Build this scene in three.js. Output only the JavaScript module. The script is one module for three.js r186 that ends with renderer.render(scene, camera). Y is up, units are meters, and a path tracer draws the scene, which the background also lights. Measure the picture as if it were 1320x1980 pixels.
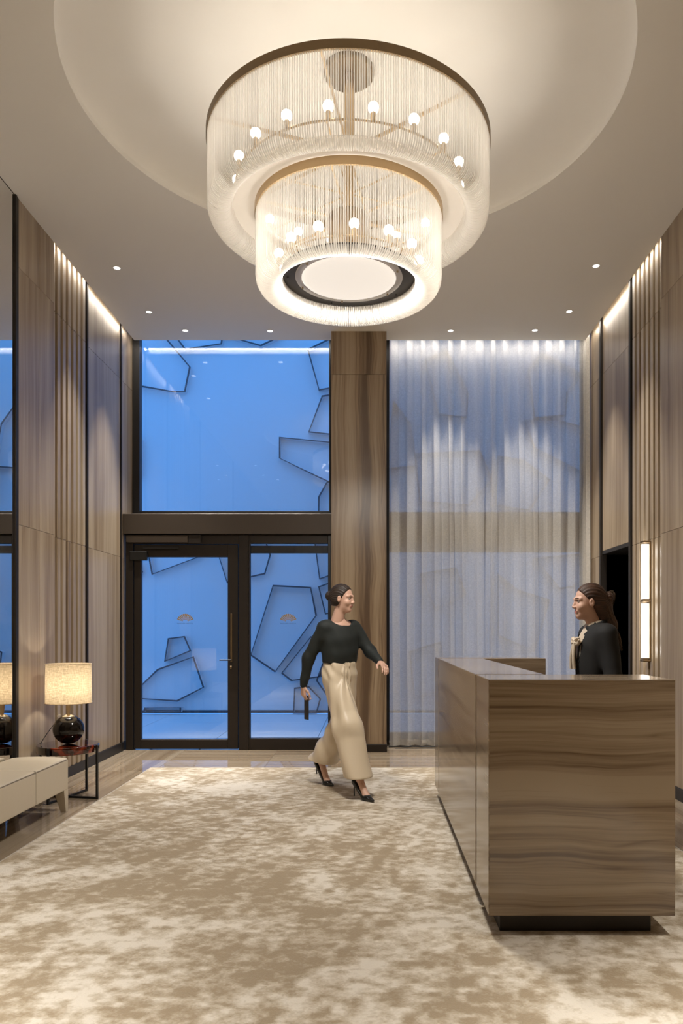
import * as THREE from 'three';
import { mergeGeometries } from 'three/addons/utils/BufferGeometryUtils.js';
import { RectAreaLightUniformsLib } from 'three/addons/lights/RectAreaLightUniformsLib.js';

// ---------------------------------------------------------------- camera, sky, exposure
RectAreaLightUniformsLib.init();
const scene = new THREE.Scene();
const EYE = 1.37, F = 1460;                                   // eye height in metres, focal length in pixels of the 1320 x 1980 frame
const camera = new THREE.PerspectiveCamera(2 * Math.atan(990 / F) * 180 / Math.PI, 1320 / 1980, 0.05, 100);
camera.position.set(0, EYE, 0);
camera.setViewOffset(1320, 1980, -58, -228, 1320, 1980);      // shifted lens: vanishing point at (718, 1218)
const renderer = new THREE.WebGLRenderer();
renderer.toneMapping = THREE.LinearToneMapping;
renderer.toneMappingExposure = 1.0;
renderer.shadowMap.enabled = true;
scene.background = new THREE.Color().setRGB(0.145, 0.54, 1.40); // even blue-hour sky
const WARM = new THREE.Color().setRGB(1.0, 0.945, 0.865), SOFT = new THREE.Color().setRGB(1.0, 0.95, 0.88);
const BULB_UP = 0.074, BULB_LOW = 0.12, DOWN = 33, COVE = 18, POCKET = 30, LAMP = 0.33, DISC = 180;

// ---------------------------------------------------------------- small tools
function rng(seed) { let s = seed | 0; return () => { s = (s + 0x6d2b79f5) | 0; let t = Math.imul(s ^ (s >>> 15), 1 | s); t = (t + Math.imul(t ^ (t >>> 7), 61 | t)) ^ t; return ((t ^ (t >>> 14)) >>> 0) / 4294967296; }; }
const V = (x, y, z) => new THREE.Vector3(x, y, z);
const clamp = (x, a = 0, b = 1) => Math.min(b, Math.max(a, x)), lerp = (a, b, t) => a + (b - a) * t, sstep = (a, b, x) => { const t = clamp((x - a) / (b - a)); return t * t * (3 - 2 * t); };
function hash2(ix, iy, s) { let h = Math.imul(ix, 374761393) ^ Math.imul(iy, 668265263) ^ Math.imul(s, 1274126177); h = Math.imul(h ^ (h >>> 13), 1274126177); return ((h ^ (h >>> 16)) >>> 0) / 4294967296; }
function vnoise(x, y, s) {
  const ix = Math.floor(x), iy = Math.floor(y), fx = x - ix, fy = y - iy, u = fx * fx * (3 - 2 * fx), v = fy * fy * (3 - 2 * fy);
  const a = hash2(ix, iy, s), b = hash2(ix + 1, iy, s), c = hash2(ix, iy + 1, s), d = hash2(ix + 1, iy + 1, s);
  return a + (b - a) * u + (c - a) * v + (a - b - c + d) * u * v;
}
function fbm(x, y, s, n = 4) { let t = 0, a = 0.5, w = 0; for (let i = 0; i < n; i++) { t += a * vnoise(x, y, s + i * 17); w += a; a *= 0.5; x = x * 2.03 + 3.1; y = y * 2.03 + 1.7; } return t / w; }
const used = {};
function numbered(n) { used[n] = (used[n] ?? -1) + 1; return used[n] ? n + '_' + String(used[n]).padStart(3, '0') : n; }
function tag(o, label, category, { group, kind } = {}) { o.userData.label = label; o.userData.category = category; if (group) o.userData.group = group; if (kind) o.userData.kind = kind; return o; }
function thing(name, label, category, pos = [0, 0, 0], opt = {}) { const g = new THREE.Group(); g.name = numbered(name); g.position.set(...pos); tag(g, label, category, opt); scene.add(g); return g; }
function part(parent, name, geo, mat, pos, rot) { const m = new THREE.Mesh(geo, mat); m.name = name; if (pos) m.position.set(...pos); if (rot) m.rotation.set(...rot); parent.add(m); return m; }
function single(name, label, category, geo, mat, pos, opt = {}) { const m = new THREE.Mesh(geo, mat); m.name = numbered(name); if (pos) m.position.set(...pos); tag(m, label, category, opt); scene.add(m); return m; }

// A box with chamfered edges; uv are metres on each face (u along x or z, v along y or z), plus an offset.
function cbox(w, h, d, c = 0.002, u0 = 0, v0 = 0, swap = false) {
  const X = w / 2, Y = h / 2, Z = d / 2; c = Math.min(c, X * 0.49, Y * 0.49, Z * 0.49);
  const P = [], N = [], UV = [], I = [];
  const face = (pts, n) => {
    const b = P.length / 3;
    for (const p of pts) {
      P.push(...p); N.push(...n);
      const an = n.map(Math.abs); let u, v;
      if (an[0] >= an[1] && an[0] >= an[2]) { u = p[2]; v = p[1]; } else if (an[1] >= an[2]) { u = p[0]; v = p[2]; } else { u = p[0]; v = p[1]; }
      if (swap) UV.push(v + v0, u + u0); else UV.push(u + u0, v + v0);
    }
    const a = V(...pts[0]), nn = V(...pts[1]).sub(a).cross(V(...pts[2]).sub(a)), flip = nn.dot(V(...n)) < 0;
    for (let i = 1; i < pts.length - 1; i++) flip ? I.push(b, b + i + 1, b + i) : I.push(b, b + i, b + i + 1);
  };
  const S = [-1, 1];
  for (const s of S) {
    face([[s * X, -Y + c, -Z + c], [s * X, Y - c, -Z + c], [s * X, Y - c, Z - c], [s * X, -Y + c, Z - c]], [s, 0, 0]);
    face([[-X + c, s * Y, -Z + c], [X - c, s * Y, -Z + c], [X - c, s * Y, Z - c], [-X + c, s * Y, Z - c]], [0, s, 0]);
    face([[-X + c, -Y + c, s * Z], [X - c, -Y + c, s * Z], [X - c, Y - c, s * Z], [-X + c, Y - c, s * Z]], [0, 0, s]);
  }
  const q = Math.SQRT1_2, t = 1 / Math.sqrt(3);
  for (const a of S) for (const b of S) {
    face([[a * X, b * (Y - c), -Z + c], [a * (X - c), b * Y, -Z + c], [a * (X - c), b * Y, Z - c], [a * X, b * (Y - c), Z - c]], [a * q, b * q, 0]);
    face([[a * X, -Y + c, b * (Z - c)], [a * (X - c), -Y + c, b * Z], [a * (X - c), Y - c, b * Z], [a * X, Y - c, b * (Z - c)]], [a * q, 0, b * q]);
    face([[-X + c, a * Y, b * (Z - c)], [-X + c, a * (Y - c), b * Z], [X - c, a * (Y - c), b * Z], [X - c, a * Y, b * (Z - c)]], [0, a * q, b * q]);
    for (const e of S) face([[a * X, b * (Y - c), e * (Z - c)], [a * (X - c), b * Y, e * (Z - c)], [a * (X - c), b * (Y - c), e * Z]], [a * t, b * t, e * t]);
  }
  const g = new THREE.BufferGeometry();
  g.setAttribute('position', new THREE.Float32BufferAttribute(P, 3)); g.setAttribute('normal', new THREE.Float32BufferAttribute(N, 3)); g.setAttribute('uv', new THREE.Float32BufferAttribute(UV, 2)); g.setIndex(I);
  return g;
}
// part given by its extents: x0..x1, y0..y1 and depth d0..d1 in front of the camera (z = -d)
function block(parent, name, mat, x0, x1, y0, y1, d0, d1, c = 0.002, u0 = 0, v0 = 0, swap = false) {
  return part(parent, name, cbox(x1 - x0, y1 - y0, d1 - d0, c, u0, v0, swap), mat, [(x0 + x1) / 2, (y0 + y1) / 2, -(d0 + d1) / 2]);
}
function tube(points, r, seg = 8, n = 24) { return new THREE.TubeGeometry(new THREE.CatmullRomCurve3(points), n, r, seg, false); }
function lathe(pts, seg = 64) { return new THREE.LatheGeometry(pts.map(([x, y]) => new THREE.Vector2(x, y)), seg); }
function dataTex(w, h, fn, srgb = true) {
  const a = new Uint8Array(w * h * 4), o = [0, 0, 0];
  for (let y = 0; y < h; y++) for (let x = 0; x < w; x++) { fn(x / w, y / h, o); const i = (y * w + x) * 4; a[i] = clamp(o[0], 0, 255); a[i + 1] = clamp(o[1], 0, 255); a[i + 2] = clamp(o[2], 0, 255); a[i + 3] = 255; }
  const t = new THREE.DataTexture(a, w, h); t.wrapS = t.wrapT = THREE.MirroredRepeatWrapping; t.magFilter = THREE.LinearFilter; t.minFilter = THREE.LinearFilter;
  if (srgb) t.colorSpace = THREE.SRGBColorSpace; t.needsUpdate = true; return t;
}
const lin = (r, g, b) => new THREE.Color().setRGB(r, g, b);
const std = (o) => new THREE.MeshPhysicalMaterial(o);

// ---------------------------------------------------------------- materials
// Vein-cut stone: layers across one axis, gently warped. LIGHT, MID and DARK are the stone's own tones.
function stoneTex(w, h, sizeAcross, sizeAlong, seed, warp, across, con = 1) {
  const L = [196, 180, 158], M = [168, 149, 126], D = [116, 97, 80];
  const t = dataTex(w, h, (u, v, o) => {
    const a = (across === 'u' ? u : v) * sizeAcross, l = (across === 'u' ? v : u) * sizeAlong;
    const wv = (fbm(a * 0.9 + 3, l * 0.55, seed, 3) - 0.5) * warp + (fbm(a * 4, l * 2.2, seed + 5, 3) - 0.5) * warp * 0.22;
    const q = a + wv;
    const broad = fbm(q * 3.2, l * 0.12, seed + 11, 3), mid = fbm(q * 13, l * 0.3, seed + 23, 3), fine = fbm(q * 62, l * 0.9, seed + 37, 3), grain = vnoise(q * 310, l * 7, seed + 41);
    const vein = Math.pow(clamp(1 - Math.abs(fbm(q * 7, l * 0.15, seed + 51, 2) - 0.5) * 9), 3) * 0.4;
    const thin = Math.pow(clamp(1 - Math.abs(fbm(q * 21, l * 0.5, seed + 61, 2) - 0.5) * 14), 2) * (con - 1) * 0.55;
    const k = clamp(((broad - 0.5) * 1.5 + (mid - 0.5) * 1.0 * con + (fine - 0.5) * 0.55 * con + (grain - 0.5) * 0.22 - vein * 0.6) - thin + 0.58);
    for (let c = 0; c < 3; c++) o[c] = k > 0.5 ? lerp(M[c], L[c], (k - 0.5) * 2) : lerp(D[c], M[c], k * 2);
  });
  t.repeat.set(1 / (across === 'u' ? sizeAcross : sizeAlong), 1 / (across === 'u' ? sizeAlong : sizeAcross));
  return t;
}
const wallStoneTex = stoneTex(1024, 1024, 1.6, 4.2, 3, 0.10, 'u');
const deskStoneTex = stoneTex(1024, 1400, 1.25, 2.0, 71, 0.19, 'v', 1.45);
const pillarStoneTex = stoneTex(512, 1400, 0.7, 4.2, 133, 0.16, 'u', 1.4);
const M = {
  stone: std({ map: wallStoneTex, color: lin(0.75, 0.72, 0.67), roughness: 0.34 }),
  stonePillar: std({ map: pillarStoneTex, color: lin(0.76, 0.71, 0.64), roughness: 0.3 }),
  stoneDesk: std({ map: deskStoneTex, color: lin(0.60, 0.57, 0.53), roughness: 0.13 }),
  stoneFloor: std({ map: wallStoneTex, color: lin(0.60, 0.575, 0.54), roughness: 0.035 }),
  joint: std({ color: lin(0.10, 0.085, 0.07), roughness: 0.7 }),
  plaster: std({ color: lin(0.80, 0.765, 0.70), roughness: 0.9 }),
  dark: std({ color: lin(0.014, 0.012, 0.011), roughness: 0.45 }),
  bronze: std({ color: lin(0.026, 0.019, 0.014), roughness: 0.5, metalness: 0.4 }),
  bronzeBeam: std({ color: lin(0.055, 0.04, 0.028), roughness: 0.5, metalness: 0.3 }),
  brass: std({ color: lin(0.50, 0.37, 0.22), roughness: 0.33, metalness: 1 }),
  brassDark: std({ color: lin(0.26, 0.19, 0.115), roughness: 0.4, metalness: 1 }),
  gold: std({ color: lin(0.50, 0.31, 0.06), roughness: 0.45, metalness: 0.35 }),
  black: std({ color: lin(0.006, 0.006, 0.006), roughness: 0.4 }),
  pane: std({ color: lin(0.96, 0.98, 1), roughness: 0, transmission: 1, thickness: 0, ior: 1.5 }),
  mirror: std({ color: lin(0.80, 0.79, 0.77), roughness: 0.0, metalness: 1 }),
  rod: std({ color: lin(0.96, 0.945, 0.92), roughness: 0.42, transmission: 0.74, thickness: 0, ior: 1.75 }),
  frost: std({ color: lin(0.93, 0.90, 0.86), roughness: 1, transmission: 0.5, thickness: 0 }),
  bulb: std({ color: lin(1, 1, 1), emissive: lin(1, 0.93, 0.82), emissiveIntensity: 9, roughness: 0.4 }),
  lens: std({ color: lin(1, 1, 1), emissive: lin(1, 0.96, 0.9), emissiveIntensity: 5, roughness: 0.5 }),
  led: std({ color: lin(1, 1, 1), emissive: lin(1, 0.95, 0.86), emissiveIntensity: 6, roughness: 0.6 }),
};

// ---------------------------------------------------------------- the room shell
const CEIL = 4.72, XL = -2.742, XR = 2.47, WL = -2.82, WR = 2.55, CX = -0.142, CD = 4.76, RR = 1.715, REAR = -3.0;
{
  // floor of polished slabs
  const fl = thing('floor', 'polished vein-cut beige stone floor with thin joints around the rug', 'floor', [0, 0, 0], { kind: 'structure' });
  block(fl, 'floor_bed', M.joint, -3.1, 2.9, -0.12, -0.004, REAR - 0.2, 9.05, 0.001);
  const rnd = rng(5);
  const rows = [[-2.82, -2.12, 0], [-2.12, -1.07, 1], [-1.07, -0.02, 1], [-0.02, 1.03, 1], [1.03, 1.93, 1], [1.93, 2.55, 0]];
  for (const [x0, x1, mid] of rows) {
    const cuts = mid ? [-3, -1.5, 0, 1.5, 3, 4.5, 6, 7.33, 9.04] : [-3, -1.2, 0.6, 2.4, 4.2, 6.0, 7.33, 9.04];
    for (let i = 0; i < cuts.length - 1; i++) {
      const last = i === cuts.length - 2;
      block(fl, 'floor_slab', M.stoneFloor, x0 + 0.001, x1 - 0.001, -0.02, 0, cuts[i] + 0.001, cuts[i + 1] - 0.001, 0.0008, rnd() * 1.5, rnd() * 4, last && mid);
    }
  }
  // ceiling with a round opening, saucer recess above it
  const ce = thing('ceiling', 'off-white plaster ceiling with a large round saucer recess', 'ceiling', [0, 0, 0], { kind: 'structure' });
  const sh = new THREE.Shape(); sh.moveTo(XL, -REAR); sh.lineTo(XR, -REAR); sh.lineTo(XR, -8.73); sh.lineTo(XL, -8.73); sh.closePath();
  const hole = new THREE.Path(); hole.absarc(CX, -CD, RR, 0, Math.PI * 2, true); sh.holes.push(hole);
  const cg = new THREE.ExtrudeGeometry(sh, { depth: 0.05, bevelEnabled: false, curveSegments: 96 }); cg.rotateX(Math.PI / 2);
  part(ce, 'ceiling_panel', cg, M.plaster, [0, CEIL + 0.05, 0]);
  const prof = [[RR + 0.004, CEIL + 0.001]];
  for (let i = 0; i <= 20; i++) { const a = i / 20 * Math.PI / 2; prof.push([RR + 0.004 - 0.52 * (1 - Math.cos(a)), CEIL + 0.02 + 0.15 * Math.sin(a)]); }
  for (let i = 1; i <= 10; i++) prof.push([(RR - 0.516) * (1 - i / 10), CEIL + 0.17 + 0.012 * Math.sin(i / 10 * Math.PI / 2)]);
  part(ce, 'ceiling_recess', lathe(prof, 128), M.plaster, [CX, 0, -CD]);
  block(ce, 'ceiling_slab', M.plaster, -3.2, 3.0, 5.02, 5.2, REAR - 0.2, 9.1, 0.001);
}
const COURSES = [[0.10, 2.19], [2.19, 4.19], [4.19, 4.98]];
function slabWall(g, side, xFace, thick, d0, d1, y0, y1, mat, widths, rnd, name = 'wall_slab') {   // side -1 left, +1 right; face at xFace, body behind it
  let d = d0; const x0 = side < 0 ? xFace - thick : xFace, x1 = side < 0 ? xFace : xFace + thick;
  for (const w of widths) {
    const e = Math.min(d1, d + w);
    for (const [a, b] of COURSES) { const lo = Math.max(a, y0), hi = Math.min(b, y1); if (hi - lo > 0.02) block(g, name, mat, x0, x1, lo + 0.0012, hi - 0.0012, d + 0.0012, e - 0.0012, 0.0015, rnd() * 1.4, rnd() * 3); }
    d = e; if (d >= d1 - 1e-6) break;
  }
}
// left wall
{
  const g = thing('wall_left', 'left wall of vertical vein-cut beige stone slabs and ribs with dark bronze strips', 'wall', [0, 0, 0], { kind: 'structure' }), rnd = rng(21);
  block(g, 'wall_backing', M.joint, -3.2, -2.86, -0.1, 5.02, REAR - 0.2, 9.1, 0.001);
  block(g, 'wall_cap', M.plaster, -2.86, XL, 4.93, 5.02, 6.53, 8.73, 0.001);
  slabWall(g, -1, XL, 0.11, 5.865, 6.53, 0.10, CEIL + 0.04, M.stone, [0.38, 0.4], rnd);
  slabWall(g, -1, XL, 0.11, -3, 2.9, 0.10, CEIL + 0.04, M.stone, [0.9, 0.9, 0.9, 0.9, 0.9, 0.9, 0.9], rnd);
  for (let i = 0; i < 7; i++) {                       // ribs
    const a = 6.62 + i * 0.118;
    for (const [y0, y1] of [[0.1, 2.19], [2.19, 4.19], [4.19, 4.93]]) block(g, 'wall_rib', M.stone, -2.853, -2.80, y0 + 0.001, y1 - 0.001, a, a + 0.066, 0.004, rnd() * 1.4, rnd() * 3);
  }
  block(g, 'rib_ground', M.stone, -2.865, -2.845, 0.1, 4.93, 6.53, 7.455, 0.001, 0.3);
  slabWall(g, -1, WL, 0.04, 7.50, 8.47, 0.10, 4.93, M.stone, [0.97], rnd);
  slabWall(g, -1, WL, 0.04, 8.51, 9.0, 0.10, 4.93, M.stone, [0.49], rnd);
  block(g, 'metal_strip', M.bronze, -2.85, -2.806, 0.02, 4.93, 7.458, 7.492, 0.002);
  block(g, 'metal_strip', M.bronze, -2.85, -2.806, 0.02, 4.93, 8.476, 8.506, 0.002);
  const bb = thing('baseboard_left', 'dark bronze baseboard along the left stone wall', 'baseboard', [0, 0, 0], { kind: 'structure' });
  block(bb, 'skirting', M.dark, -2.86, -2.808, 0.0, 0.10, 6.54, 8.6, 0.003); block(bb, 'skirting', M.dark, -2.86, XL + 0.008, 0.0, 0.10, 5.865, 6.54, 0.003); block(bb, 'skirting', M.dark, -2.86, XL + 0.008, 0, 0.10, REAR, 2.9, 0.003);
}
// mirror in its dark frame
{
  const g = thing('wall_mirror', 'full-height wall mirror in a thin dark bronze frame behind the bench', 'mirror', [0, 0, 0]);
  block(g, 'mirror_glass', M.mirror, -2.80, XL - 0.002, 0.03, CEIL - 0.005, 2.94, 5.80, 0.001);
  block(g, 'frame_post', M.bronze, -2.82, XL + 0.012, 0.0, CEIL - 0.001, 5.80, 5.825, 0.002);
  block(g, 'frame_post', M.bronze, -2.82, XL + 0.006, 0.0, CEIL - 0.001, 5.83, 5.86, 0.002);
  block(g, 'frame_post', M.bronze, -2.82, XL + 0.012, 0.0, CEIL - 0.001, 2.905, 2.938, 0.002);
  block(g, 'frame_rail', M.bronze, -2.82, XL + 0.006, 0.0, 0.028, 2.94, 5.80, 0.002);
}
// right wall
{
  const g = thing('wall_right', 'right wall of vertical vein-cut beige stone slabs and ribs with dark bronze strips', 'wall', [0, 0, 0], { kind: 'structure' }), rnd = rng(47);
  block(g, 'wall_backing', M.joint, 2.59, 2.9, -0.1, 5.02, REAR - 0.2, 7.40, 0.001); block(g, 'wall_backing', M.joint, 2.59, 2.9, -0.1, 5.02, 8.36, 9.1, 0.001); block(g, 'wall_backing', M.joint, 2.59, 2.9, 2.22, 5.02, 7.40, 8.36, 0.001);
  block(g, 'wall_cap', M.plaster, XR, 2.6, 4.93, 5.02, 6.47, 8.73, 0.001);
  slabWall(g, 1, XR, 0.11, -3, 6.47, 0.10, CEIL + 0.04, M.stone, [0.87, 1.2, 1.2, 1.2, 1.2, 1.2, 0.8, 0.8, 0.47, 0.5], rnd);
  for (let i = 0; i < 7; i++) {
    const a = 6.56 + i * 0.117;
    for (const [y0, y1] of [[0.1, 2.19], [2.19, 4.19], [4.19, 4.93]]) block(g, 'wall_rib', M.stone, 2.53, 2.583, y0 + 0.001, y1 - 0.001, a, a + 0.066, 0.004, rnd() * 1.4, rnd() * 3);
  }
  block(g, 'rib_ground', M.stone, 2.575, 2.595, 0.1, 4.93, 6.47, 7.375, 0.001, 0.7);
  block(g, 'metal_strip', M.bronze, 2.528, 2.595, 0.0, 4.93, 7.385, 7.435, 0.002);
  slabWall(g, 1, WR, 0.04, 7.44, 8.335, 2.24, 4.93, M.stone, [0.9], rnd);
  block(g, 'metal_strip', M.bronze, 2.528, 2.595, 0.0, 4.93, 8.34, 8.385, 0.002);
  slabWall(g, 1, WR, 0.04, 8.39, 9.0, 0.10, 4.93, M.stone, [0.32, 0.3], rnd);
  block(g, 'lintel', M.dark, 2.545, 2.9, 2.20, 2.238, 7.40, 8.36, 0.002);
  const bb = thing('baseboard_right', 'dark bronze baseboard along the right stone wall', 'baseboard', [0, 0, 0], { kind: 'structure' });
  block(bb, 'skirting', M.dark, XR - 0.008, 2.6, 0, 0.10, REAR, 6.47, 0.003); block(bb, 'skirting', M.dark, 2.538, 2.6, 0, 0.10, 6.475, 7.38, 0.003); block(bb, 'skirting', M.dark, 2.538, 2.6, 0, 0.10, 8.39, 9.0, 0.003);
  // passage behind the opening; its very dark wood tone also stands in for shade
  const shadedWalnut = std({ color: lin(0.075, 0.052, 0.036), roughness: 0.55 });
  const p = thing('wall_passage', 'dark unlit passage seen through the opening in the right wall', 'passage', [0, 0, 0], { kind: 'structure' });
  block(p, 'passage_side', shadedWalnut, 2.6, 5.6, 0, 2.3, 7.30, 7.40, 0.001); block(p, 'passage_side', shadedWalnut, 2.6, 5.6, 0, 2.3, 8.36, 8.46, 0.001);
  block(p, 'passage_end', shadedWalnut, 5.5, 5.6, 0, 2.3, 7.40, 8.36, 0.001); block(p, 'passage_top', shadedWalnut, 2.9, 5.6, 2.24, 2.34, 7.3, 8.46, 0.001); block(p, 'passage_floor', shadedWalnut, 2.56, 5.6, -0.02, -0.001, 7.4, 8.36, 0.001);
}
// rear wall behind the camera, end wall pieces
{
  const g = thing('wall_rear', 'plain stone wall closing the lobby behind the viewer', 'wall', [0, 0, 0], { kind: 'structure' });
  block(g, 'wall_slab', M.stone, -3.1, 2.9, 0, 5.02, REAR - 0.2, REAR, 0.002);
  const p = thing('wall_pillar', 'tall brown vein-cut stone pillar between glass door and curtain', 'pillar', [0, 0, 0], { kind: 'structure' });
  block(p, 'pillar_slab', M.stonePillar, -0.452, 0.168, 0.088, 4.235, 8.47, 9.05, 0.002, 0.35, 0.1);
  block(p, 'pillar_slab', M.stonePillar, -0.452, 0.168, 4.238, CEIL + 0.30, 8.47, 9.05, 0.002, 0.34, 0.12);
  block(p, 'skirting', M.bronze, -0.456, 0.174, 0.0, 0.086, 8.455, 9.05, 0.002);
  const w = thing('wall_end', 'narrow end wall piece and head above the window pocket', 'wall', [0, 0, 0], { kind: 'structure' });
  block(w, 'end_head', M.plaster, -3.1, 2.9, 4.99, 5.02, 8.73, 9.1, 0.001);
  block(w, 'end_jamb', M.dark, 2.56, 2.9, 0, 5.0, 9.0, 9.1, 0.001);
}

// ---------------------------------------------------------------- courtyard outside
{
  const stucco = std({ color: lin(0.78, 0.79, 0.80), roughness: 0.95 }), tray = std({ color: lin(0.70, 0.70, 0.72), roughness: 0.8 }), wire = std({ color: lin(0.09, 0.085, 0.095), roughness: 0.6 });
  const pave = std({ color: lin(0.80, 0.80, 0.80), roughness: 0.8 });
  const WD = 12.6, SC = F / WD;
  const g = thing('wall_courtyard', 'pale courtyard wall outside with dark-edged irregular polygon frames', 'wall', [0, 0, 0], { kind: 'structure' });
  block(g, 'wall_face', stucco, -9, 9, 0.03, 9, WD, WD + 0.2, 0.002);
  block(g, 'wall_foot', wire, -9, 9, -0.02, 0.028, WD - 0.01, WD + 0.2, 0.002);
  const polys = [
    [[180, 728], [272, 751], [337, 762], [361, 762], [371, 714], [322, 655], [296, 618], [190, 630]],
    [[338, 650], [360, 681], [431, 670], [436, 640], [400, 612], [345, 618]],
    [[444, 656], [506, 674], [545, 655], [540, 610], [450, 612]],
    [[640, 658], [595, 680], [617, 759], [690, 746], [692, 640]],
    [[680, 760], [623, 769], [597, 839], [684, 848]],
    [[541, 848], [662, 860], [668, 948], [617, 926], [541, 889]],
    [[616, 1004], [616, 963], [633, 933], [690, 940], [688, 1004]],
    [[222, 842], [270, 846], [277, 852], [275, 926], [226, 930]],
    [[283, 1040], [297, 1112], [394, 1076], [404, 1034]],
    [[414, 1042], [441, 1128], [478, 1110], [470, 1036]],
    [[246, 1080], [273, 1090], [280, 1107], [273, 1113], [246, 1118]],
    [[328, 1234], [360, 1230], [372, 1258], [321, 1279]],
    [[262, 1338], [308, 1293], [377, 1269], [397, 1328], [346, 1355], [273, 1350]],
    [[280, 1376], [283, 1367], [353, 1367], [353, 1376]],
    [[462, 1122], [514, 1111], [525, 1074], [516, 1048], [466, 1044]],
    [[529, 1132], [602, 1136], [613, 1190], [533, 1299], [486, 1267]],
    [[608, 1046], [618, 1121], [684, 1098], [678, 1040]],
    [[616, 1135], [676, 1113], [690, 1180], [629, 1188]],
    [[602, 1230], [632, 1256], [622, 1308], [564, 1316], [545, 1301]],
    [[570, 1329], [598, 1326], [621, 1350], [613, 1378], [568, 1378]],
    [[624, 1282], [612, 1315], [632, 1344], [690, 1340], [690, 1276]],
    [[760, 778], [792, 822], [806, 905], [748, 910]], [[800, 880], [926, 874], [950, 930], [905, 980], [810, 972]],
    [[862, 680], [904, 764], [900, 812], [846, 806], [820, 700]], [[960, 884], [1010, 892], [1060, 930], [1020, 990], [955, 980]],
    [[1044, 686], [1122, 728], [1094, 762], [1090, 808], [1030, 812], [1018, 720]], [[1010, 816], [1070, 814], [1150, 836], [1150, 930], [1030, 870]],
    [[1030, 1080], [1078, 1140], [1130, 1130], [1120, 1072]], [[960, 1110], [1000, 1142], [1060, 1160], [1030, 1260], [960, 1230]], [[810, 1110], [880, 1098], [900, 1150], [840, 1180]],
    [[790, 1260], [850, 1240], [872, 1330], [800, 1350]],
  ];
  for (const pts of polys) {
    const shape = (inset) => {
      const c = pts.map(([u, v]) => [(u - 718) / SC, EYE - (v - 1218) / SC]); const m = c.reduce((a, p) => [a[0] + p[0] / c.length, a[1] + p[1] / c.length], [0, 0]);
      return c.map(([x, y]) => { const dx = x - m[0], dy = y - m[1], l = Math.hypot(dx, dy); return new THREE.Vector2(m[0] + dx * (1 - inset / l), m[1] + dy * (1 - inset / l)); });
    };
    const ring = (inA, inB, depth) => { const s = new THREE.Shape(shape(inA)); s.holes.push(new THREE.Path(shape(inB).reverse())); return new THREE.ExtrudeGeometry(s, { depth, bevelEnabled: false }); };
    const t = part(g, 'polygon_frame', ring(0, 0.02, 0.10), tray, [0, 0, -WD]);
    part(t, 'frame_edge', ring(-0.004, 0.024, 0.012), wire, [0, 0, 0.101]);
  }
  const gr = thing('floor_courtyard', 'pale paving slabs of the courtyard outside the glass doors', 'paving', [0, 0, 0], { kind: 'structure' });
  block(gr, 'paving_bed', std({ color: lin(0.3, 0.3, 0.3), roughness: 0.9 }), -9, 9, -0.2, -0.05, 9.05, 12.6, 0.001);
  for (let i = 0; i < 13; i++) for (let j = 0; j < 3; j++) block(gr, 'paving_slab', pave, -8.5 + i * 1.3 + 0.004, -7.2 + i * 1.3 - 0.004, -0.06, -0.03, 9.06 + j * 1.18 + 0.004, 10.24 + j * 1.18 - 0.004, 0.003);
}

// ---------------------------------------------------------------- glass front
function lettering(text, w, h, px, font) {
  const c = document.createElement('canvas'); c.width = 1024; c.height = 128; const x = c.getContext('2d'); x.clearRect(0, 0, 1024, 128);
  x.fillStyle = '#5d5a66'; x.font = px + 'px ' + font; x.textAlign = 'center'; x.textBaseline = 'middle'; x.fillText(text, 512, 64);
  const t = new THREE.CanvasTexture(c); t.colorSpace = THREE.SRGBColorSpace;
  return [new THREE.PlaneGeometry(w, h), std({ map: t, transparent: true, roughness: 0.8 })];
}
function fanEmblem(parent, x, y, d) {
  const em = new THREE.Mesh(new THREE.RingGeometry(0.034, 0.040, 24, 1, 0.32, Math.PI - 0.64), M.gold); em.name = 'emblem'; em.position.set(x, y, -d); parent.add(em);
  const n = 11, a0 = 0.33, a1 = Math.PI - 0.33;
  for (let i = 0; i < n; i++) {
    const a = lerp(a0, a1, (i + 0.5) / n), hw = (a1 - a0) / n * 0.5, s = new THREE.Shape();
    const P = (r, b) => [r * Math.cos(b), r * Math.sin(b)];
    s.moveTo(...P(0.042, a - hw * 0.5)); s.lineTo(...P(0.098, a - hw * 0.74)); s.lineTo(...P(0.101, a)); s.lineTo(...P(0.098, a + hw * 0.74)); s.lineTo(...P(0.042, a + hw * 0.5)); s.closePath();
    part(em, 'fan_blade', new THREE.ExtrudeGeometry(s, { depth: 0.0015, bevelEnabled: false }), M.gold);
  }
  const [lg, lm] = lettering('MANDARIN ORIENTAL', 0.19, 0.0238, 92, 'serif'); part(em, 'lettering', lg, lm, [0, -0.012, 0.001]);
}
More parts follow.
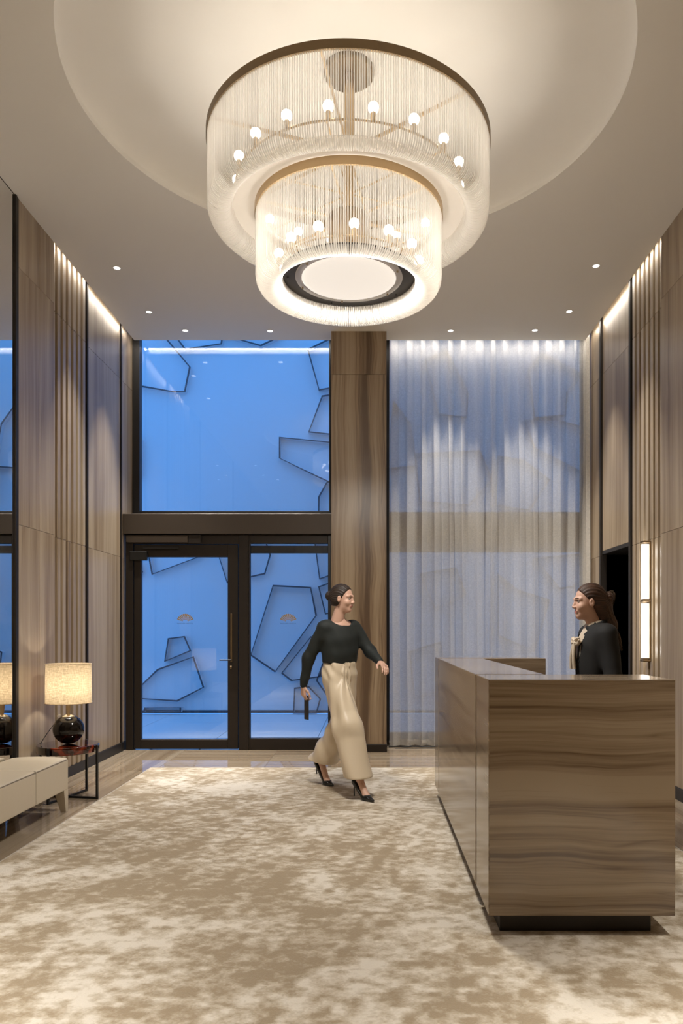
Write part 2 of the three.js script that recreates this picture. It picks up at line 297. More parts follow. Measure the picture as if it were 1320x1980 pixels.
{
  const s = F / 8.62, X = (u) => (u - 718) / s, Y = (v) => EYE - (v - 1218) / s;
  const yTop = 2.455;
  // beam
  const tr = thing('trim_1', 'brown bronze beam above the glass doors', 'beam', [0, 0, 0], { kind: 'structure' });
  block(tr, 'beam_face', M.bronzeBeam, -2.818, -0.453, 2.458, 2.687, 8.55, 8.99, 0.004);
  block(tr, 'beam_lip', M.dark, -2.80, -0.47, 2.688, 2.73, 8.80, 8.99, 0.002);
  // door leaf
  const dr = thing('door_1', 'dark bronze framed glass door leaf with lever handle', 'door', [0, 0, 0], { kind: 'structure' });
  const a = 8.62, b = 8.70;
  block(dr, 'jamb', M.bronze, -2.80, X(258), 0, yTop, a - 0.02, b, 0.003);
  block(dr, 'jamb', M.bronze, X(462), X(480), 0, yTop, a - 0.02, b, 0.003);
  block(dr, 'head', M.bronze, X(258), X(462), Y(1052), yTop, a - 0.01, b, 0.003);
  block(dr, 'stile', M.bronze, X(259), X(272), 0.012, Y(1053), a, b - 0.01, 0.003);
  block(dr, 'stile', M.bronze, X(440), X(460), 0.012, Y(1053), a, b - 0.01, 0.003);
  block(dr, 'rail', M.bronze, X(272), X(440), 0.012, Y(1430), a, b - 0.01, 0.003);
  block(dr, 'rail', M.bronze, X(272), X(440), Y(1077), Y(1053), a, b - 0.01, 0.003);
  block(dr, 'glass', M.pane, X(272), X(440), Y(1430), Y(1077), a + 0.035, a + 0.043, 0.0005);
  block(dr, 'closer_rail', M.bronzeBeam, X(247), X(365), Y(1050), Y(1036), a - 0.06, a - 0.022, 0.003);
  block(dr, 'closer_end', M.bronze, X(366), X(390), Y(1051), Y(1035), a - 0.055, a - 0.022, 0.003);
  block(dr, 'closer_arm', M.dark, X(278), X(347), Y(1062), Y(1058), a - 0.04, a - 0.025, 0.002);
  block(dr, 'hinge_box', M.black, X(253), X(286), Y(1084), Y(1067), a - 0.05, a - 0.001, 0.006);
  const hp = block(dr, 'handle_plate', M.brassDark, X(445.5), X(449), Y(1280), Y(1186), a - 0.012, a - 0.0005, 0.002);
  part(hp, 'lever', cbox(0.135, 0.014, 0.014, 0.004), M.dark, [-0.06, Y(1276) - (Y(1280) + Y(1186)) / 2, 0.045]);
  part(hp, 'lever_neck', cbox(0.016, 0.016, 0.04, 0.004), M.dark, [0, Y(1276) - (Y(1280) + Y(1186)) / 2, 0.022]);
  block(dr, 'lock_cylinder', M.brassDark, X(445), X(448), Y(1293), Y(1288), a - 0.01, a - 0.0005, 0.002);
  fanEmblem(dr, X(356.5), Y(1203.5), a + 0.033);
  // side light
  const w2 = thing('window_2', 'fixed glass side panel beside the glass door', 'window', [0, 0, 0], { kind: 'structure' });
  block(w2, 'frame_post', M.bronze, X(480.5), X(483), 0, yTop, a - 0.015, b, 0.002);
  block(w2, 'frame_post', M.dark, X(634), -0.456, 0.09, yTop, a - 0.015, b, 0.003);
  block(w2, 'sill', M.bronze, X(483), X(634), 0, Y(1428), a - 0.01, b, 0.003);
  block(w2, 'head', M.bronze, X(483), X(634), Y(1051), yTop, a - 0.01, b, 0.003);
  block(w2, 'glass', M.pane, X(483), X(634), Y(1428), Y(1051), a + 0.035, a + 0.043, 0.0005);
  block(w2, 'glazing_bar', M.dark, X(483), X(634), Y(1069), Y(1054), a + 0.05, a + 0.075, 0.002);
  fanEmblem(w2, X(556.5), Y(1203.5), a + 0.033);
  // upper window
  const w1 = thing('window_1', 'tall fixed window above the bronze beam', 'window', [0, 0, 0], { kind: 'structure' });
  block(w1, 'frame_post', M.dark, -2.819, -2.734, 2.735, 4.985, 8.90, 9.0, 0.003); block(w1, 'frame_post', M.dark, -0.50, -0.453, 2.735, 4.985, 8.90, 9.0, 0.003);
  block(w1, 'frame_rail', M.dark, -2.734, -0.50, 2.735, 2.772, 8.90, 9.0, 0.003); block(w1, 'frame_rail', M.dark, -2.734, -0.50, 4.94, 4.985, 8.90, 9.0, 0.003);
  block(w1, 'glass', M.pane, -2.734, -0.50, 2.772, 4.94, 8.945, 8.955, 0.0005);
  // window behind the curtain
  const w3 = thing('window_3', 'tall window with a brown cross beam behind the sheer curtain', 'window', [0, 0, 0], { kind: 'structure' });
  const a3 = 9.0, b3 = 9.08;
  block(w3, 'frame_post', M.dark, 0.17, 0.215, 0, 4.985, a3, b3, 0.003); block(w3, 'frame_post', M.dark, 2.50, 2.559, 0, 4.985, a3, b3, 0.003);
  block(w3, 'cross_beam', M.bronzeBeam, 0.215, 2.50, 2.30, 2.775, a3 - 0.01, b3, 0.003); block(w3, 'sill', M.bronzeBeam, 0.215, 2.50, 0, 0.145, a3, b3, 0.003); block(w3, 'frame_rail', M.dark, 0.215, 2.50, 4.94, 4.985, a3, b3, 0.003);
  block(w3, 'glass', M.pane, 0.215, 2.50, 0.145, 2.30, a3 + 0.035, a3 + 0.043, 0.0005); block(w3, 'glass', M.pane, 0.215, 2.50, 2.775, 4.94, a3 + 0.035, a3 + 0.043, 0.0005);
}

// ---------------------------------------------------------------- hidden light strips in the ceiling slots
function strip(name, label, x0, x1, y, d0, d1, aim, intensity) {
  const cx = (x0 + x1) / 2, cd = (d0 + d1) / 2, w = x1 - x0, l = d1 - d0;
  const g = thing(name, label, 'light strip', [0, 0, 0]);
  block(g, 'housing', M.plaster, x0, x1, y + 0.004, y + 0.02, d0, d1, 0.002);
  block(g, 'glowing_lens', M.led, x0, x1, y, y + 0.004, d0, d1, 0.001);
  const L = new THREE.RectAreaLight(SOFT, intensity, Math.max(w, l), Math.min(w, l)); L.name = 'strip_light';
  L.position.set(cx, y - 0.004, -cd); L.up.set(w > l ? 0 : 1, 0, w > l ? 1 : 0); L.lookAt(cx + aim[0], y - 0.004 + aim[1], -cd + aim[2]); scene.add(L);
}
strip('light_strip', 'hidden warm light strip in the slot above the left wall', -2.775, -2.745, 4.80, 6.55, 8.70, [0, -1, 0], COVE);
strip('light_strip', 'hidden warm light strip in the slot above the right wall', 2.473, 2.503, 4.80, 6.49, 8.70, [0, -1, 0], COVE);
strip('light_strip', 'hidden light strip in the pocket above the tall window', -2.70, -0.47, 4.775, 8.735, 8.765, [0, -1, 0], POCKET);
strip('light_strip', 'hidden light strip in the pocket above the curtain', 0.19, 2.46, 4.775, 8.735, 8.765, [0, -1, 0], POCKET);

// ---------------------------------------------------------------- recessed downlights
{
  const spots = [[-2.355, 6.987, 'above the fluted left wall'], [-2.342, 7.953, 'above the plain left wall panel'], [-2.083, 8.447, 'nearest the window corner'], [-1.136, 8.46, 'above the middle of the tall window'],
    [0.885, 8.45, 'above the curtain near the pillar'], [1.825, 8.44, 'above the curtain away from the pillar'], [2.077, 7.94, 'above the dark passage opening'], [2.065, 6.947, 'above the glowing wall sconce']];
  const trim = lathe([[0.028, 0.002], [0.030, -0.004], [0.044, -0.004], [0.047, 0.0]], 32), lens = lathe([[0, -0.003], [0.0285, -0.003], [0.0285, 0.002]], 24);
  const plan = spots.map((q) => [...q]);
  for (const [x, d, w] of plan) spots.push([x, 2 * CD - d, w.replace(/^(above|nearest).*/, '')]);                  // unseen copies mirrored about the chandelier, added to light rug and desk front
  const back = ['added out of view over the near end of the left wall', 'added out of view over the left wall behind the viewer', 'added out of view over the left rear corner', 'added out of view over the rear left floor', 'added out of view over the rear middle floor', 'added out of view over the rear right floor', 'added out of view over the right wall behind the viewer', 'added out of view over the near end of the right wall'];
  spots.forEach((q, i) => { if (i >= 8) q[2] = back[i - 8]; });
  for (const [x, d, where] of spots) {
    const g = thing('downlight', 'small round recessed ceiling downlight ' + where, 'downlight', [x, CEIL, -d], { group: 'recessed ceiling downlights' });
    part(g, 'trim_ring', trim, M.plaster); part(g, 'lens', lens, M.lens);
    const L = new THREE.SpotLight(SOFT, DOWN, 0, 0.47, 1, 2); L.name = 'downlight_beam'; L.position.set(x, CEIL - 0.012, -d); L.target.position.set(x, 0, -d); L.shadow.radius = 1.2; scene.add(L, L.target);
  }
}

// ---------------------------------------------------------------- chandelier
{
  const g = thing('chandelier', 'large two-tier chandelier of curved clear glass rods under brass rings', 'chandelier', [CX, EYE, -CD]);
  function rodGeo(R, top, h1, m, r) {
    const path = [[R, top], [R, h1]], C = R - m;
    for (let i = 1; i <= 9; i++) { const a = i / 9 * Math.PI; path.push([C + m * Math.cos(a), h1 - m * Math.sin(a)]); }
    path.push([R - 2 * m, h1 + 0.025]);
    const P = [], N = [], I = [], seg = 6;
    path.forEach((p, i) => {
      const a = path[Math.max(0, i - 1)], b = path[Math.min(path.length - 1, i + 1)], l = Math.hypot(b[0] - a[0], b[1] - a[1]), nx = -(b[1] - a[1]) / l, ny = (b[0] - a[0]) / l;
      for (let k = 0; k < seg; k++) { const t = k / seg * Math.PI * 2, c = Math.cos(t), s = Math.sin(t); P.push(p[0] + nx * c * r, p[1] + ny * c * r, s * r); N.push(nx * c, ny * c, s); }
    });
    for (let i = 0; i < path.length - 1; i++) for (let k = 0; k < seg; k++) { const a = i * seg + k, b = i * seg + (k + 1) % seg, c = a + seg, d = b + seg; I.push(a, b, c, b, d, c); }
    const q = new THREE.BufferGeometry(); q.setAttribute('position', new THREE.Float32BufferAttribute(P, 3)); q.setAttribute('normal', new THREE.Float32BufferAttribute(N, 3)); q.setIndex(I); return q;
  }
  const tiers = [{ R: 0.872, top: 3.0, h1: 2.605, m: 0.0735, n: 400, keep: 160 }, { R: 0.579, top: 2.59, h1: 2.203, m: 0.08, n: 260, keep: 140 }];
  const rest = [], rnd = rng(9);
  for (const t of tiers) {
    const geo = rodGeo(t.R, t.top, t.h1, t.m, 0.0045), all = [];
    for (let i = 0; i < t.n; i++) { const a = (i + 0.3 * (rnd() - 0.5)) / t.n * Math.PI * 2; all.push([a, -Math.sin(a)]); }   // rotating +x by a about y: z = -sin(a); near side has z > 0
    all.sort((p, q) => q[1] - p[1]);
    all.forEach(([a], i) => { if (i < t.keep) part(g, 'glass_rod', geo, M.rod, null, [0, a, 0]); else { const c = geo.clone(); c.rotateY(a); rest.push(c); } });
  }
  const stuff = part(g, 'far_glass_rods', mergeGeometries(rest), M.rod); stuff.userData.kind = 'stuff';
  const ringGeo = (r, y0, y1, t = 0.012) => lathe([[r - t / 2, y0], [r + t / 2, y0], [r + t / 2, y1], [r - t / 2, y1], [r - t / 2, y0]].map((p) => p), 128);
  const flat = (geo) => { const q = geo.toNonIndexed(); q.computeVertexNormals(); return q; };
  part(g, 'upper_brass_ring', flat(ringGeo(0.874, 2.990, 3.040, 0.016)), M.brassDark); part(g, 'lower_brass_ring', flat(ringGeo(0.581, 2.575, 2.625, 0.016)), M.brass);
  // plates
  const shU = new THREE.Shape(); shU.absarc(0, 0, 0.735, 0, Math.PI * 2); const hU = new THREE.Path(); hU.absarc(0, 0, 0.565, 0, Math.PI * 2, true); shU.holes.push(hU);
  const disc = (s, depth) => { const q = new THREE.ExtrudeGeometry(s, { depth, bevelEnabled: false, curveSegments: 72 }); q.rotateX(Math.PI / 2); return q; };
  const annulus = part(g, 'frosted_ring_plate', disc(shU, 0.006), M.frost, [0, 2.640, 0]); annulus.userData.label = 'white frosted ring plate';
  const shB = new THREE.Shape(); shB.absarc(0, 0, 0.43, 0, Math.PI * 2); const hB = new THREE.Path(); hB.absarc(0, 0, 0.31, 0, Math.PI * 2, true); shB.holes.push(hB);
  part(g, 'bottom_plate', disc(shB, 0.006), M.bronze, [0, 2.225, 0]);
  const diffMat = std({ color: lin(0.93, 0.91, 0.88), roughness: 0.6, emissive: lin(1, 0.94, 0.87), emissiveIntensity: 0.55 });
  const dif = part(g, 'diffuser', lathe([[0, 2.200], [0.26, 2.203], [0.292, 2.207], [0.298, 2.214], [0.298, 2.232]], 96), diffMat); dif.userData.label = 'white glowing round diffuser';
  part(dif, 'diffuser_rim', lathe([[0.298, 2.210], [0.334, 2.210], [0.338, 2.216], [0.336, 2.226], [0.298, 2.226]], 96), std({ color: lin(0.55, 0.51, 0.48), roughness: 0.25, transmission: 0.3, thickness: 0 }));
  const nub = lathe([[0, -0.012], [0.006, -0.011], [0.006, 0.006]], 12);
  for (let i = 0; i < 6; i++) { const a = 0.35 + i * Math.PI / 3; part(dif, 'fixing_knob', nub, M.brassDark, [Math.cos(a) * 0.322, 2.212, Math.sin(a) * 0.322]); }
  for (let i = 0; i < 5; i++) { const a = 0.6 + i * Math.PI * 0.4; part(g, 'plate_screw', nub, M.black, [Math.cos(a) * 0.385, 2.222, Math.sin(a) * 0.385]); }
  const DL = new THREE.RectAreaLight(SOFT, DISC, 0.4, 0.4); DL.name = 'diffuser_light'; DL.position.set(CX, EYE + 2.196, -CD); DL.up.set(0, 0, 1); DL.lookAt(CX, 0, -CD); scene.add(DL);
  // canopy, stem, spokes
  part(g, 'canopy', lathe([[0, 3.49], [0.15, 3.49], [0.158, 3.498], [0.158, 3.535], [0, 3.535]], 48), M.brassDark);
  part(g, 'stem', lathe([[0.035, 2.24], [0.035, 3.49]], 24), M.brass);
  part(g, 'upper_hub', lathe([[0.036, 2.98], [0.075, 2.985], [0.075, 3.04], [0.036, 3.045]], 32), M.brassDark); part(g, 'lower_hub', lathe([[0.036, 2.44], [0.13, 2.445], [0.13, 2.60], [0.036, 2.605]], 32), M.brassDark);
  for (let i = 0; i < 6; i++) { const a = 0.38 + i * Math.PI / 3; part(g, 'upper_spoke', cbox(0.79, 0.022, 0.012, 0.002), M.brass, [Math.cos(a) * 0.47, 3.015, -Math.sin(a) * 0.47], [0, a, 0]); part(g, 'lower_spoke', cbox(0.44, 0.016, 0.010, 0.002), M.brass, [Math.cos(a) * 0.35, 2.585, -Math.sin(a) * 0.35], [0, a, 0]); }
  part(g, 'upper_lamp_ring', new THREE.TorusGeometry(0.70, 0.007, 8, 96), M.brass, [0, 2.745, 0], [Math.PI / 2, 0, 0]); part(g, 'lower_lamp_ring', new THREE.TorusGeometry(0.44, 0.006, 8, 72), M.brass, [0, 2.255, 0], [Math.PI / 2, 0, 0]);
  for (let i = 0; i < 6; i++) { const a = 0.38 + i * Math.PI / 3; part(g, 'lamp_arm', cbox(0.67, 0.010, 0.010, 0.002), M.brass, [Math.cos(a) * 0.366, 2.745, -Math.sin(a) * 0.366], [0, a, 0]); }
  // bulbs
  const bulb = new THREE.SphereGeometry(0.030, 20, 14), sock = lathe([[0.0, -0.068], [0.012, -0.068], [0.014, -0.03], [0.011, -0.022]], 16);
  const put = (r, y, n, ph, I) => {
    for (let i = 0; i < n; i++) {
      const a = ph + i / n * Math.PI * 2, x = Math.cos(a) * r, z = Math.sin(a) * r;
      const b = part(g, 'light_bulb', bulb, M.bulb, [x, y, z]); part(b, 'socket', sock, M.brass);
      const L = new THREE.PointLight(WARM, I, 0, 2); L.name = 'bulb_light'; L.position.set(CX + x, EYE + y, -CD + z); L.shadow.radius = 1.5; scene.add(L);
    }
  };
  put(0.70, 2.82, 18, Math.PI / 2 + 0.13, BULB_UP); put(0.44, 2.325, 13, Math.PI / 2 - 0.1, BULB_LOW);
}

// ---------------------------------------------------------------- sheer curtains
{
  const weave = dataTex(256, 256, (u, v, o) => { const a = vnoise(u * 128, v * 40, 3), b = vnoise(u * 40, v * 128, 9); o[0] = o[1] = o[2] = 228 + (a + b - 1) * 16; });
  weave.repeat.set(2.4, 2.4);
  const fabric = std({ map: weave, color: lin(0.98, 0.93, 0.85), roughness: 0.62, transmission: 0.50, thickness: 0, specularIntensity: 0.1 });
  function curtain(label, x0, x1, seed, wrap) {
    const nx = 520, ny = 10, H = 4.955, P = [], UV = [], I = [], rnd = rng(seed), folds = [];
    let p = x0; while (p < x1 + 0.2) { const w = 0.055 + rnd() * 0.055; folds.push([p, w, 0.6 + rnd() * 0.8]); p += w; }
    const len = (x1 - x0) + wrap;
    for (let i = 0; i <= nx; i++) for (let j = 0; j <= ny; j++) {
      const s = i / nx * len, v = j / ny; let x = x0 + s;
      const f = folds.findIndex((q, k) => x < q[0] + q[1] || k === folds.length - 1), q = folds[f] ?? [x0, 0.08, 1], t = (x - q[0]) / q[1];
      const amp = 0.046 * q[2] * (1 - 0.25 * v), off = Math.sin(t * Math.PI) * amp * (f % 2 ? 1 : -1) + 0.010 * Math.sin(x * 9 + v * 3 + seed);
      let d = 8.885 + off; x += 0.008 * Math.sin(t * Math.PI * 2 + v * 2) + 0.006 * Math.sin(v * 5 + x * 7);
      if (s > len - wrap) { const e = s - (len - wrap); d = 8.885 - e; x = x1 + off * 0.7; }
      P.push(x, 0.012 + v * (H - 0.012), -d); UV.push(s, v * H);
    }
    for (let i = 0; i < nx; i++) for (let j = 0; j < ny; j++) { const a = i * (ny + 1) + j, b = a + ny + 1; I.push(a, b, a + 1, b, b + 1, a + 1); }
    const geo = new THREE.BufferGeometry(); geo.setAttribute('position', new THREE.Float32BufferAttribute(P, 3)); geo.setAttribute('uv', new THREE.Float32BufferAttribute(UV, 2)); geo.setIndex(I); geo.computeVertexNormals();
    const g = thing('sheer_curtain', label, 'curtain', [0, 0, 0]);
    part(g, 'fabric', geo, fabric);
    part(g, 'hem', (() => { const q = geo.clone(), a = q.attributes.position; for (let k = 0; k < a.count; k++) { const j = k % (ny + 1); a.setY(k, 0.012 + j / ny * 0.07); a.setZ(k, a.getZ(k) + 0.003); } return q; })(), fabric);
    part(g, 'heading_tape', (() => { const q = geo.clone(), a = q.attributes.position; for (let k = 0; k < a.count; k++) { const j = k % (ny + 1); a.setY(k, 4.87 + j / ny * 0.085); a.setZ(k, a.getZ(k) + 0.003); } return q; })(), fabric);
  }
  curtain('sheer linen curtain panel hanging beside the stone pillar', 0.205, 1.392, 3, 0);
  curtain('sheer linen curtain panel hanging beside the right stone wall', 1.384, 2.505, 8, 0.2);
  const tr = thing('curtain_track', 'dark slim track that carries the sheer curtains', 'curtain track', [0, 0, 0]); block(tr, 'rail', M.dark, 0.19, 2.52, 4.962, 4.985, 8.86, 8.91, 0.002);
  single('cable', 'thin black cable lying on the floor below the curtain hem', 'cable', tube([V(0.2, 0.008, -8.80), V(0.3, 0.008, -8.83), V(0.38, 0.008, -8.79), V(0.5, 0.008, -8.82), V(0.62, 0.008, -8.80), V(0.85, 0.008, -8.82)], 0.007, 6, 30), M.black);
  single('floor_grille', 'narrow black metal strip let into the floor before the curtain', 'floor strip', cbox(0.9, 0.004, 0.02, 0.001), M.black, [0.72, 0.002, -8.72]);
}

// ---------------------------------------------------------------- rug
{
  const x0 = -2.17, x1 = 1.9, d0 = -2.4, d1 = 7.436, W = x1 - x0, D = d1 - d0;
  const A = [222, 214, 201], B = [194, 182, 163], C = [163, 147, 123];
  const field = (u, v) => {
    const x = u * W, y = v * D;
    const wx = x + (fbm(x * 1.3, y * 1.3, 7, 3) - 0.5) * 0.5, wy = y + (fbm(x * 1.3 + 9, y * 1.3, 8, 3) - 0.5) * 0.5;
    const big = fbm(wx * 1.1, wy * 1.0, 21, 3), mid = fbm(wx * 4.2, wy * 4.8, 33, 4), small = fbm(x * 20, y * 27, 45, 3), fine = vnoise(x * 150, y * 190, 51);
    const pile = fbm((x * 0.97 + y * 0.22) * 15, y * 0.9, 71, 3);                       // brushed direction of the pile
    const k = 0.5 + (pile - 0.5) * 0.55 + (big - 0.5) * 0.55 + (mid - 0.5) * 1.35 + (small - 0.5) * 1.25 + (fine - 0.5) * 0.3;
    return k;
  };
  const col = dataTex(1400, 2048, (u, v, o) => { const k = clamp(field(u, v)); for (let c = 0; c < 3; c++) o[c] = k > 0.5 ? lerp(B[c], A[c], clamp((k - 0.5) * 2.6)) : lerp(C[c], B[c], clamp((k - 0.12) * 2.6)); });
  const bmp = dataTex(1024, 1024, (u, v, o) => { o[0] = o[1] = o[2] = 110 + 90 * vnoise(u * 420, v * 420, 3) + 50 * fbm(u * 60, v * 60, 5, 2); }, false); bmp.repeat.set(3, 7);
  const g = thing('area_rug', 'large mottled cream and taupe pile rug on the stone floor', 'rug', [0, 0, 0]);
  const geo = cbox(W, 0.014, D, 0.004); const p = geo.attributes.position, uv = geo.attributes.uv; for (let i = 0; i < p.count; i++) uv.setXY(i, p.getX(i) / W + 0.5, p.getZ(i) / D + 0.5);
  part(g, 'pile', geo, std({ map: col, bumpMap: bmp, bumpScale: 0.006, color: lin(0.98, 0.97, 0.95), roughness: 0.95, sheen: 0.3, sheenColor: lin(1, 0.96, 0.9), sheenRoughness: 0.6 }), [(x0 + x1) / 2, 0.0075, -(d0 + d1) / 2]);
  const edge = std({ color: lin(0.42, 0.37, 0.31), roughness: 0.95 });
  block(g, 'edge_binding', edge, x0 - 0.012, x0, 0.0005, 0.0135, d0, d1, 0.003); block(g, 'edge_binding', edge, x1, x1 + 0.012, 0.0005, 0.0135, d0, d1, 0.003); block(g, 'edge_binding', edge, x0 - 0.012, x1 + 0.012, 0.0005, 0.0135, d1, d1 + 0.012, 0.003);
}

// ---------------------------------------------------------------- reception desk
{
  const g = thing('reception_desk', 'low-gloss brown vein-cut stone reception desk on dark plinths', 'reception desk', [0, 0, 0]);
  const y0 = 0.106, y1 = 1.15, xa = 0.517, S = M.stoneDesk;
  block(g, 'end_block', S, xa, 1.342, y0, y1, 3.335, 3.722, 0.003, 0.6, 0.5);
  block(g, 'long_block', S, xa, 0.858, y0, y1, 3.752, 5.795, 0.003, 1.1, 0.13);
  block(g, 'far_block', S, xa, 1.344, y0, y1, 5.825, 6.15, 0.003, 0.25, 0.9);
  const inner = std({ color: lin(0.16, 0.11, 0.075), roughness: 0.5 });
  block(g, 'joint_filler', M.joint, xa + 0.03, 0.84, y0 + 0.02, y1 - 0.02, 3.721, 3.753, 0.0005); block(g, 'joint_filler', M.joint, xa + 0.03, 0.84, y0 + 0.02, y1 - 0.02, 5.794, 5.826, 0.0005);
  block(g, 'work_surface', inner, 0.86, 1.30, 0.72, 0.75, 3.742, 5.80, 0.003);
  block(g, 'plinth', M.bronze, xa + 0.06, 1.342 - 0.085, 0.0145, y0, 3.40, 3.70, 0.002); block(g, 'plinth', M.bronze, xa + 0.05, 0.80, 0.0145, y0, 3.79, 5.77, 0.002); block(g, 'plinth', M.bronze, xa + 0.05, 1.28, 0.0145, y0, 5.86, 6.10, 0.002);
}

// ---------------------------------------------------------------- bench
{
  const leather = std({ color: lin(0.54, 0.465, 0.35), roughness: 0.42, bumpMap: dataTex(256, 256, (u, v, o) => { o[0] = o[1] = o[2] = 128 + 90 * (fbm(u * 50, v * 50, 4, 3) - 0.5); }, false), bumpScale: 0.0015 });
  const seam = std({ color: lin(0.20, 0.165, 0.12), roughness: 0.7 });
  const g = thing('bench', 'long low cream leather bench with stitched seams along the mirror', 'bench', [0, 0, 0]);
  const x0 = -2.725, x1 = -2.29, d1 = 5.71, d0 = 3.55, y0 = 0.17, y1 = 0.405;
  const prof = new THREE.Shape(), r = 0.028, w = (x1 - x0) / 2;
  prof.moveTo(-w, y0); prof.lineTo(w - 0.006, y0); prof.quadraticCurveTo(w, y0, w, y0 + 0.01); prof.lineTo(w, y1 - r); prof.quadraticCurveTo(w, y1, w - r, y1); prof.quadraticCurveTo(0, y1 + 0.018, -w + r, y1); prof.quadraticCurveTo(-w, y1, -w, y1 - r); prof.closePath();
  const cuts = [d0, 4.10, 5.16, d1];
  for (let i = 0; i < 3; i++) {
    const q = new THREE.ExtrudeGeometry(prof, { depth: cuts[i + 1] - cuts[i] - 0.006 - 0.02, bevelEnabled: true, bevelThickness: 0.01, bevelSize: 0.006, bevelOffset: -0.006, bevelSegments: 4, curveSegments: 12 });
    part(g, 'cushion', q, leather, [(x0 + x1) / 2, 0, -cuts[i + 1] + 0.003 + 0.01]);
  }
  for (const c of [4.10, 5.16]) block(g, 'seam', seam, x0 + 0.01, x1 - 0.004, y0 + 0.006, y1 - 0.003, c - 0.004, c + 0.004, 0.001);
  part(g, 'piping', tube([V(x1 - 0.004, y1 - 0.012, -d0 - 0.02), V(x1 - 0.004, y1 - 0.012, -4.6), V(x1 - 0.004, y1 - 0.012, -d1 + 0.02)], 0.004, 6, 12), seam);
  const leg = (x, d, sx, sd) => {
    const q = new THREE.CylinderGeometry(0.055, 0.028, y0, 4, 1); q.rotateY(Math.PI / 4); const p = q.toNonIndexed(); p.computeVertexNormals(); const a = p.attributes.position;
    for (let k = 0; k < a.count; k++) if (a.getY(k) < 0) { a.setX(k, a.getX(k) + sx * 0.018); a.setZ(k, a.getZ(k) - sd * 0.018); } p.computeVertexNormals();
    part(g, 'leg', p, leather, [x, y0 / 2 + 0.001, -d]);
  };
  leg(x1 - 0.04, d1 - 0.042, 1, 1); leg(x0 + 0.04, d1 - 0.042, -1, 1); leg(x1 - 0.04, d0 + 0.042, 1, -1); leg(x0 + 0.04, d0 + 0.042, -1, -1);
}

